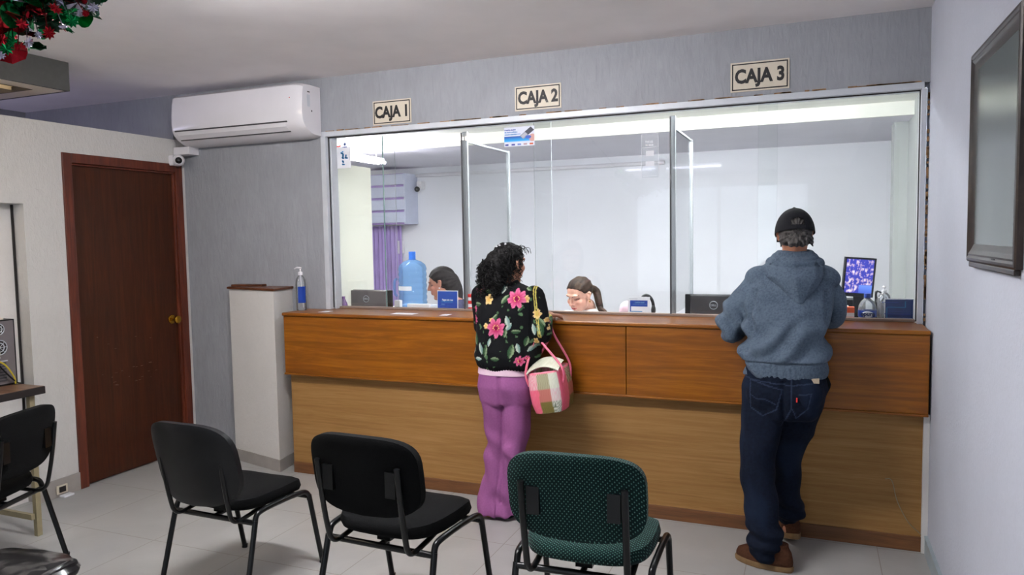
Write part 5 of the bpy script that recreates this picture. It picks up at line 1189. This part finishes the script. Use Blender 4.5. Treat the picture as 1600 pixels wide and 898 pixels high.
# the hood lying on the back
b = B(); N = 40; hood = []
cN = V((-.088, 3.95, 1.500))
def hoodring(rx, ry, dz, back, zback, th):
    pts = []
    for i in range(N+1):
        a = 2*PI*i/N; s_ = math.sin(a); c_ = math.cos(a)
        p = cN+V((rx*c_, ry*s_, dz)); k_ = max(0, -s_)**1.5; p += V((0, -back*k_, -zback*k_)); pts.append(p)
    return pts
for (rx, ry, dz, back, zb, r) in ((.076, .074, .000, .02, .01, .015), (.090, .084, -.020, .03, .022, .021), (.112, .094, -.048, .035, .045, .028)):
    pts = hoodring(rx, ry, dz, back, zb, r); b.tube(pts, r, 12)
b.rings([[V((x, y, z)) for x, y, z in r] for r in (
    [(-.235, 3.87, 1.44), (-.19, 3.81, 1.47), (-.09, 3.775, 1.475), (.01, 3.81, 1.47), (.050, 3.87, 1.44), (-.09, 3.94, 1.47)],
    [(-.225, 3.83, 1.395), (-.175, 3.765, 1.39), (-.080, 3.730, 1.385), (.010, 3.765, 1.39), (.048, 3.83, 1.395), (-.09, 3.90, 1.40)],
    [(-.16, 3.80, 1.33), (-.12, 3.750, 1.32), (-.068, 3.728, 1.315), (-.020, 3.750, 1.32), (.015, 3.80, 1.33), (-.07, 3.86, 1.34)],
    [(-.085, 3.770, 1.262), (-.076, 3.752, 1.262), (-.060, 3.746, 1.262), (-.044, 3.752, 1.262), (-.038, 3.770, 1.262), (-.060, 3.80, 1.27)])])
def hdfold(co, n):
    f_ = .007*nz(co*14); s_ = co.x+.085
    f_ -= .012*math.exp(-((co.z-(1.440+.8*s_*s_))/.010)**2)*(co.y < 3.87)
    return co+n*f_
fuse('hood', b, .005, 4, 'cloth_v', mo, hdfold, hcol, post_smooth=2)
# hair under the cap, cap, mask string
b = B(); e = lambda c, r: b.ell(c, r, mat=Hm)
e((0, -.020, .020), (.0815, .100, .088)); e((0, -.058, -.035), (.066, .052, .048))
k = random.Random(6)
for i in range(60):
    th = k.uniform(-1.35, 1.35); p = V((.070*math.sin(th), -.02-.088*math.cos(th), k.uniform(-.055, -.01))); q = p+V((k.uniform(-.012, .012), -.008, k.uniform(-.026, -.008))); b.limb([Hm @ p, Hm @ ((p+q)/2+V((0, -.006, 0))), Hm @ q], [.008, .007, .004], 8, 3)
for i in range(14): p = V((k.uniform(-.024, .024), -.106, .030+k.uniform(-.008, .016))); b.ell(p, (.010, .009, .007), mat=Hm, u=10, v=8)
fuse('hair', b, .0035, 1, 'hair_v', mo, hair_shape(Hm, .0022), hair_color(Hm, (34, 32, 32), (112, 108, 106)))
bm = bmesh.new(); U, W_ = 72, 30; vs = []
def capp(a, ph, s_=1.0): return V((.0925*s_*math.cos(ph)*math.sin(a), -.018+.1115*s_*math.cos(ph)*math.cos(a+PI), -.002+.127*s_*math.sin(ph)**.95 if ph > 0 else -.002))
grid = {}
for j in range(W_+1):
    for i in range(U):
        a = 2*PI*i/U; ph = PI/2*j/W_; p = capp(a, ph); grid[i, j] = bm.verts.new(Hm @ p)
for j in range(W_):
    for i in range(U):
        a = 2*PI*(i+.5)/U; a = (a+PI) % (2*PI)-PI; ph = PI/2*(j+.5)/W_; p = capp(a, ph)
        if p.y < -.06 and abs(p.x) < .034 and .018 < p.z < .022+.034*math.sqrt(max(0, 1-(p.x/.034)**2)): continue
        bm.faces.new((grid[i, j], grid[(i+1) % U, j], grid[(i+1) % U, j+1], grid[i, j+1]))
bmesh.ops.remove_doubles(bm, verts=bm.verts, dist=2e-4); bmesh.ops.recalc_face_normals(bm, faces=bm.faces); bmesh.ops.solidify(bm, geom=bm.faces[:], thickness=.0025)
b = B(); b.bm.free(); b.bm = bm; M['cap_cloth'] = plain('cap_cloth', (22, 23, 28), .85, 0, .2, .2, 200, .3)
cap = b.build('cap', 'cap_cloth', mo, smooth=70)
b = B(); b.ell((0, -.018, .127), (.008, .008, .005), mat=Hm); b.build('cap_button', 'cap_cloth', cap, smooth=True)
b = B(); rs = []
for t in (0, .5, 1): rs.append([Hm @ V((.078*math.sin(a)*(1-.12*t), .075+.005+t*.07*math.cos(a*.9), .028-.012*t-.02*math.sin(a)**2)) for a in [-1.25+i*.125 for i in range(21)]])
for a_, c_ in zip(rs, rs[1:]):
    va = [b.bm.verts.new(p) for p in a_]; vc = [b.bm.verts.new(p) for p in c_]
    for i in range(20): b.bm.faces.new((va[i], va[i+1], vc[i+1], vc[i]))
bmesh.ops.remove_doubles(b.bm, verts=b.bm.verts, dist=1e-5); bmesh.ops.solidify(b.bm, geom=b.bm.faces[:], thickness=.003); b.build('visor', 'cap_cloth', cap, smooth=60)
b = B(); b.tube([Hm @ V((-.080, -.01, .012)), Hm @ V((-.084, .035, .012)), Hm @ V((-.075, .095, .010))], .0028, 6); b.box((-.072, .090, -.018), (-.014, .096, .016), mat=Hm, bevel=.004); b.box((.014, .090, -.018), (.072, .096, .016), mat=Hm, bevel=.004); b.tube([Hm @ V((.080, -.01, .012)), Hm @ V((.084, .035, .012)), Hm @ V((.075, .095, .010))], .0028, 6); b.build('glasses', 'black_plastic', mo)
# suede shoes with pale soles
M['suede'] = plain('brown_suede', (72, 44, 30), .95, 0, .15, .22, 90, .4); M['sole'] = plain('tan_sole', (124, 98, 66), .7, 0, .3, .12, 40)
def shoe(heel, toe, pitch, wdt=.050):
    hv, tv = V(heel), V(toe); d = (tv-hv); L = d.length; F = Matrix.Translation(hv) @ fr((0, 0, 0), d, V((0, 0, 1)).cross(d))
    def outl(s_, z): 
        r = []
        for i in range(40):
            a = 2*PI*i/40; x = L/2+L/2*math.cos(a)*s_*1.0; w_ = wdt*(.80+.24*math.sin(min(1, max(0, x/L))*PI*.9+.25*0)*1.0)*(1.0 if x > L*.45 else .90)
            r.append(F @ V((x, math.sin(a)*abs(math.sin(a))**-.25*w_*s_ if abs(math.sin(a)) > 1e-3 else 0, z)))
        return r
    b = B(); b.rings([outl(.97, .001), outl(1.0, .006), outl(1.0, .024), outl(.97, .029)]); sh = b.build('shoe', 'sole', mo, smooth=50)
    b = B()
    b.rings([outl(.965, .026)]+[[F @ V((L*cx+L/2*lx_*math.cos(a), wdt*ly_*math.copysign(abs(math.sin(a))**.85, math.sin(a)), z+dz*math.cos(a))) for a in [2*PI*i/40 for i in range(40)]] for (cx, lx_, ly_, z, dz) in ((.495, .97, 1.0, .044, 0), (.485, .93, .95, .064, -.001), (.45, .82, .84, .084, -.008), (.36, .56, .70, .102, -.010), (.27, .36, .66, .118, -.004), (.26, .34, .64, .128, 0))])
    b.build('upper', 'suede', sh, smooth=70)
    b = B()
    for t in (.46, .53): b.tube([F @ V((L*t, -wdt*.5, .073-.1*(t-.46))), F @ V((L*t, 0, .092-.1*(t-.46))), F @ V((L*t, wdt*.5, .073-.1*(t-.46)))], .0028, 6, smooth=3)
    b.build('lace', 'sole', sh)
h_, t_ = PZ(1236, 884, .02), PZ(1150, 870, .02)
shoe((-.075, 3.63, 0), (-.345, 3.715, 0), 0, .052)
# second shoe stands on its toe against the counter base
hv, tv = V((-.088, 3.925, .052)), V((-.135, 4.07, .0))
shoe(V((-.075, 3.90, .055)), V((-.115, 4.075, .004)), 0, .047)

# ---------- the tellers
def office_chair(x, y, rz, label, col):
    t = thing('office_chair', (x, y, 0), label, 'chair', 'teller chairs', rz)
    b = B(); b.box((-.23, -.22, .42), (.23, .22, .48), bevel=.03); b.build('seat', col, t, local=True, smooth=40)
    b = B(); b.box((-.21, -.29, .56), (.21, -.235, .98), bevel=.025); b.build('backrest', col, t, local=True, smooth=40)
    b = B(); b.tube([(0, 0, .06), (0, 0, .42)], .025, 12); b.tube([(0, -.10, .41), (0, -.27, .45), (0, -.285, .70)], .014, 8, smooth=3); b.build('post', 'black_metal', t, local=True)
    for i in range(5):
        a = i*2*PI/5+.3; b = B(); b.tube([(0, 0, .09), (.26*math.cos(a), .26*math.sin(a), .06)], [.020, .014], 8); lg = b.build('leg', 'black_plastic', t, local=True)
        b = B(); b.lathe([(0, -.012), (.024, -.012), (.028, 0), (.024, .012), (0, .012)], (0, 0, 0), 16, Matrix.Translation((.26*math.cos(a), .26*math.sin(a), .028)) @ Matrix.Rotation(a, 4, 'Z') @ Matrix.Rotation(PI/2, 4, 'X')); b.build('caster', 'black_plastic', lg, local=True)
def teller(root, hd, H, yaw, skin, seat, topcol, name_top, fold_sd, dz=0):
    """seated body; yaw = facing direction"""
    x, y = seat; R = Matrix.Translation((x, y, 0)) @ Matrix.Rotation(yaw, 4, 'Z'); P = lambda *p: R @ V((p[0], p[1], p[2]+dz*sstep(.6, .8, p[2])))
    b = B(); head_parts(b, H); nb = P(0, .0, 1.03)
    b.limb([H @ V((0, -.03, -.05)), ((H @ V((0, -.03, -.06)))+nb)/2, nb, P(0, 0, .94)], [.048, .046, .052, .06], 16, 4)
    T = lambda q: (P(*q[0]), q[1], q[2], q[3], yaw)
    b.loft([T(((0, -.03, .50), .15, .11, 2.3)), T(((0, -.03, .66), .13, .09, 2.3)), T(((0, -.02, .82), .145, .095, 2.4)), T(((0, 0, .93), .15, .085, 2.3)), T(((0, 0, .99), .08, .06, 2.1))])
    arms = []
    for s_ in (-1, 1):
        sh, el, wr = P(s_*.165, 0, .935), P(s_*.20, .06, .72), P(s_*.13, .26, .795); arms.append((sh, el, wr)); b.limb([sh, (sh+el)/2, el, (el+wr)/2, wr], [.046, .04, .034, .03, .024], 14, 4); hand(b, wr, R.to_3x3() @ V((-s_*.3, 1, -.05)), (0, 0, 1), .9, -s_, .5)
        b.limb([P(s_*.085, -.02, .55), P(s_*.09, .18, .555), P(s_*.09, .38, .53), P(s_*.09, .40, .30), P(s_*.09, .38, .09)], [.085, .078, .056, .05, .034], 14, 4); b.limb([P(s_*.09, .36, .045), P(s_*.09, .44, .035), P(s_*.09, .52, .025)], [.034, .03, .02], 10, 3)
    fuse('body', b, .0042, 1, 'skin_v', root, face_deform(H), face_color(H, *skin))
    b = B(); b.loft([T(((0, -.03, .52), .175, .135, 2.4)), T(((0, -.03, .66), .155, .115, 2.4)), T(((0, -.02, .82), .172, .118, 2.5)), T(((0, 0, .93), .178, .105, 2.4)), T(((0, 0, .985), .135, .08, 2.2)), T(((0, 0, 1.018), .072, .062, 2.0))])
    for sh, el, wr in arms: b.limb([sh, (sh+el)/2, el, (el+wr)/2, wr-(wr-el).normalized()*.03], [.066, .060, .052, .044, .036], 18, 5)
    c0, c1 = topcol
    fuse(name_top, b, .006, 2, 'cloth_v', root, lambda co, n: co+n*(.006*nz((co.x*14+fold_sd, co.y*14, co.z*9))), lambda co, n: mix(srgb(*c0), srgb(*c1), .5+.5*nz(co*30)))
    b = B(); b.loft([T(((0, -.02, .47), .18, .15, 2.5)), T(((0, -.02, .55), .175, .14, 2.5)), T(((0, -.02, .60), .15, .12, 2.4))])
    for s_ in (-1, 1): b.limb([P(s_*.085, 0, .55), P(s_*.09, .18, .555), P(s_*.09, .385, .53), P(s_*.09, .40, .30), P(s_*.09, .38, .10)], [.098, .09, .070, .064, .058], 18, 5)
    fuse('trousers', b, .008, 2, 'cloth_v', root, None, lambda co, n: srgb(34, 36, 46))
    for s_ in (-1, 1):
        b = B(); q = P(s_*.09, .44, 0); b.loft([(q+V((0, 0, .001)), .042, .10, 2.6, yaw), (q+V((0, 0, .03)), .042, .10, 2.6, yaw), (q+V((0, 0, .06)), .034, .08, 2.2, yaw)], 24, 3); b.build('shoe', 'black_plastic', root, smooth=60)
    return P
# blonde-brown haired teller at the second till, looking down to her right
t2h = PY(905, 461, 4.98); H2 = hmat(t2h, math.radians(157), math.radians(-22), math.radians(-4), 1.06)
t2 = thing('person', (-1.50, 5.10, 0), 'person with brown ponytail and white shirt looking down behind the second window', 'person')
teller(t2, t2h, H2, math.radians(172), ((204, 156, 136), (58, 38, 30), (176, 52, 60), (104, 66, 56)), (t2h.x+.03, t2h.y+.13), ((222, 224, 228), (236, 238, 240)), 'white_shirt', 1, .065)
b = B(); e = lambda c, r: b.ell(c, r, mat=H2)
e((0, -.018, .034), (.080, .098, .086)); e((0, -.095, .010), (.034, .030, .034))
sidev = -1
b.limb([H2 @ V((-.01, -.10, .012)), H2 @ V((-.035, -.135, -.03)), t2h+V((.115, .10, -.06)), t2h+V((.135, .09, -.115)), t2h+V((.165, .07, -.150))], [.022, .028, .026, .020, .008], 14, 5)
b.limb([t2h+V((.12, .09, -.09)), t2h+V((.165, .06, -.115)), t2h+V((.215, .05, -.152))], [.014, .014, .004], 12, 4)
fuse('hair', b, .0038, 1, 'hair_v', t2, hair_shape(H2, .0016, off=.014), hair_color(H2, (26, 18, 14), (62, 45, 36)))
b = B(); b.ell((.079, .0, -.038), (.004, .004, .007), mat=H2); b.ell((-.079, .0, -.038), (.004, .004, .007), mat=H2); b.build('earring', 'brass', t2, smooth=True)
office_chair(t2h.x+.03, t2h.y+.15, math.radians(172), 'dark office chair under the ponytailed teller behind the glass', 'black_fabric')
# dark haired teller at the first till, in profile facing left
t1h = PY(689, 443, 5.15); H1 = hmat(t1h, math.radians(104), math.radians(-14), 0, 1.06)
t1 = thing('person', (-2.60, 5.2, 0), 'person with long dark hair seen in profile behind the first window', 'person')
teller(t1, t1h, H1, math.radians(104), ((190, 132, 112), (34, 24, 22), (168, 90, 88), (110, 76, 66)), (t1h.x+.115, t1h.y+.02), ((50, 50, 66), (84, 84, 118)), 'blue_grey_top', 5, .11)
b = B(); e = lambda c, r: b.ell(c, r, mat=H1)
e((0, -.018, .036), (.084, .102, .090)); e((0, -.070, -.02), (.072, .055, .075))
b.limb([H1 @ V((.0, -.075, .0)), H1 @ V((0, -.085, -.08)), H1 @ V((0, -.07, -.16)), H1 @ V((0, -.05, -.26))], [.070, .066, .058, .04], 18, 5)
b.limb([H1 @ V((.055, -.045, .02)), H1 @ V((.062, -.05, -.06)), H1 @ V((.056, -.03, -.14)), H1 @ V((.05, .0, -.22))], [.034, .034, .030, .014], 14, 5)
fuse('hair', b, .004, 1, 'hair_v', t1, hair_shape(H1, .0018, off=.004), hair_color(H1, (16, 13, 14), (52, 45, 47)))
b = B(); b.ell((.080, .0, -.028), (.003, .005, .005), mat=H1); b.ell((-.080, .0, -.028), (.003, .005, .005), mat=H1); b.build('earring', 'white_plastic', t1, smooth=True)
office_chair(t1h.x+.13, t1h.y+.02, math.radians(104), 'office chair under the long haired teller behind the first window', 'lilac')
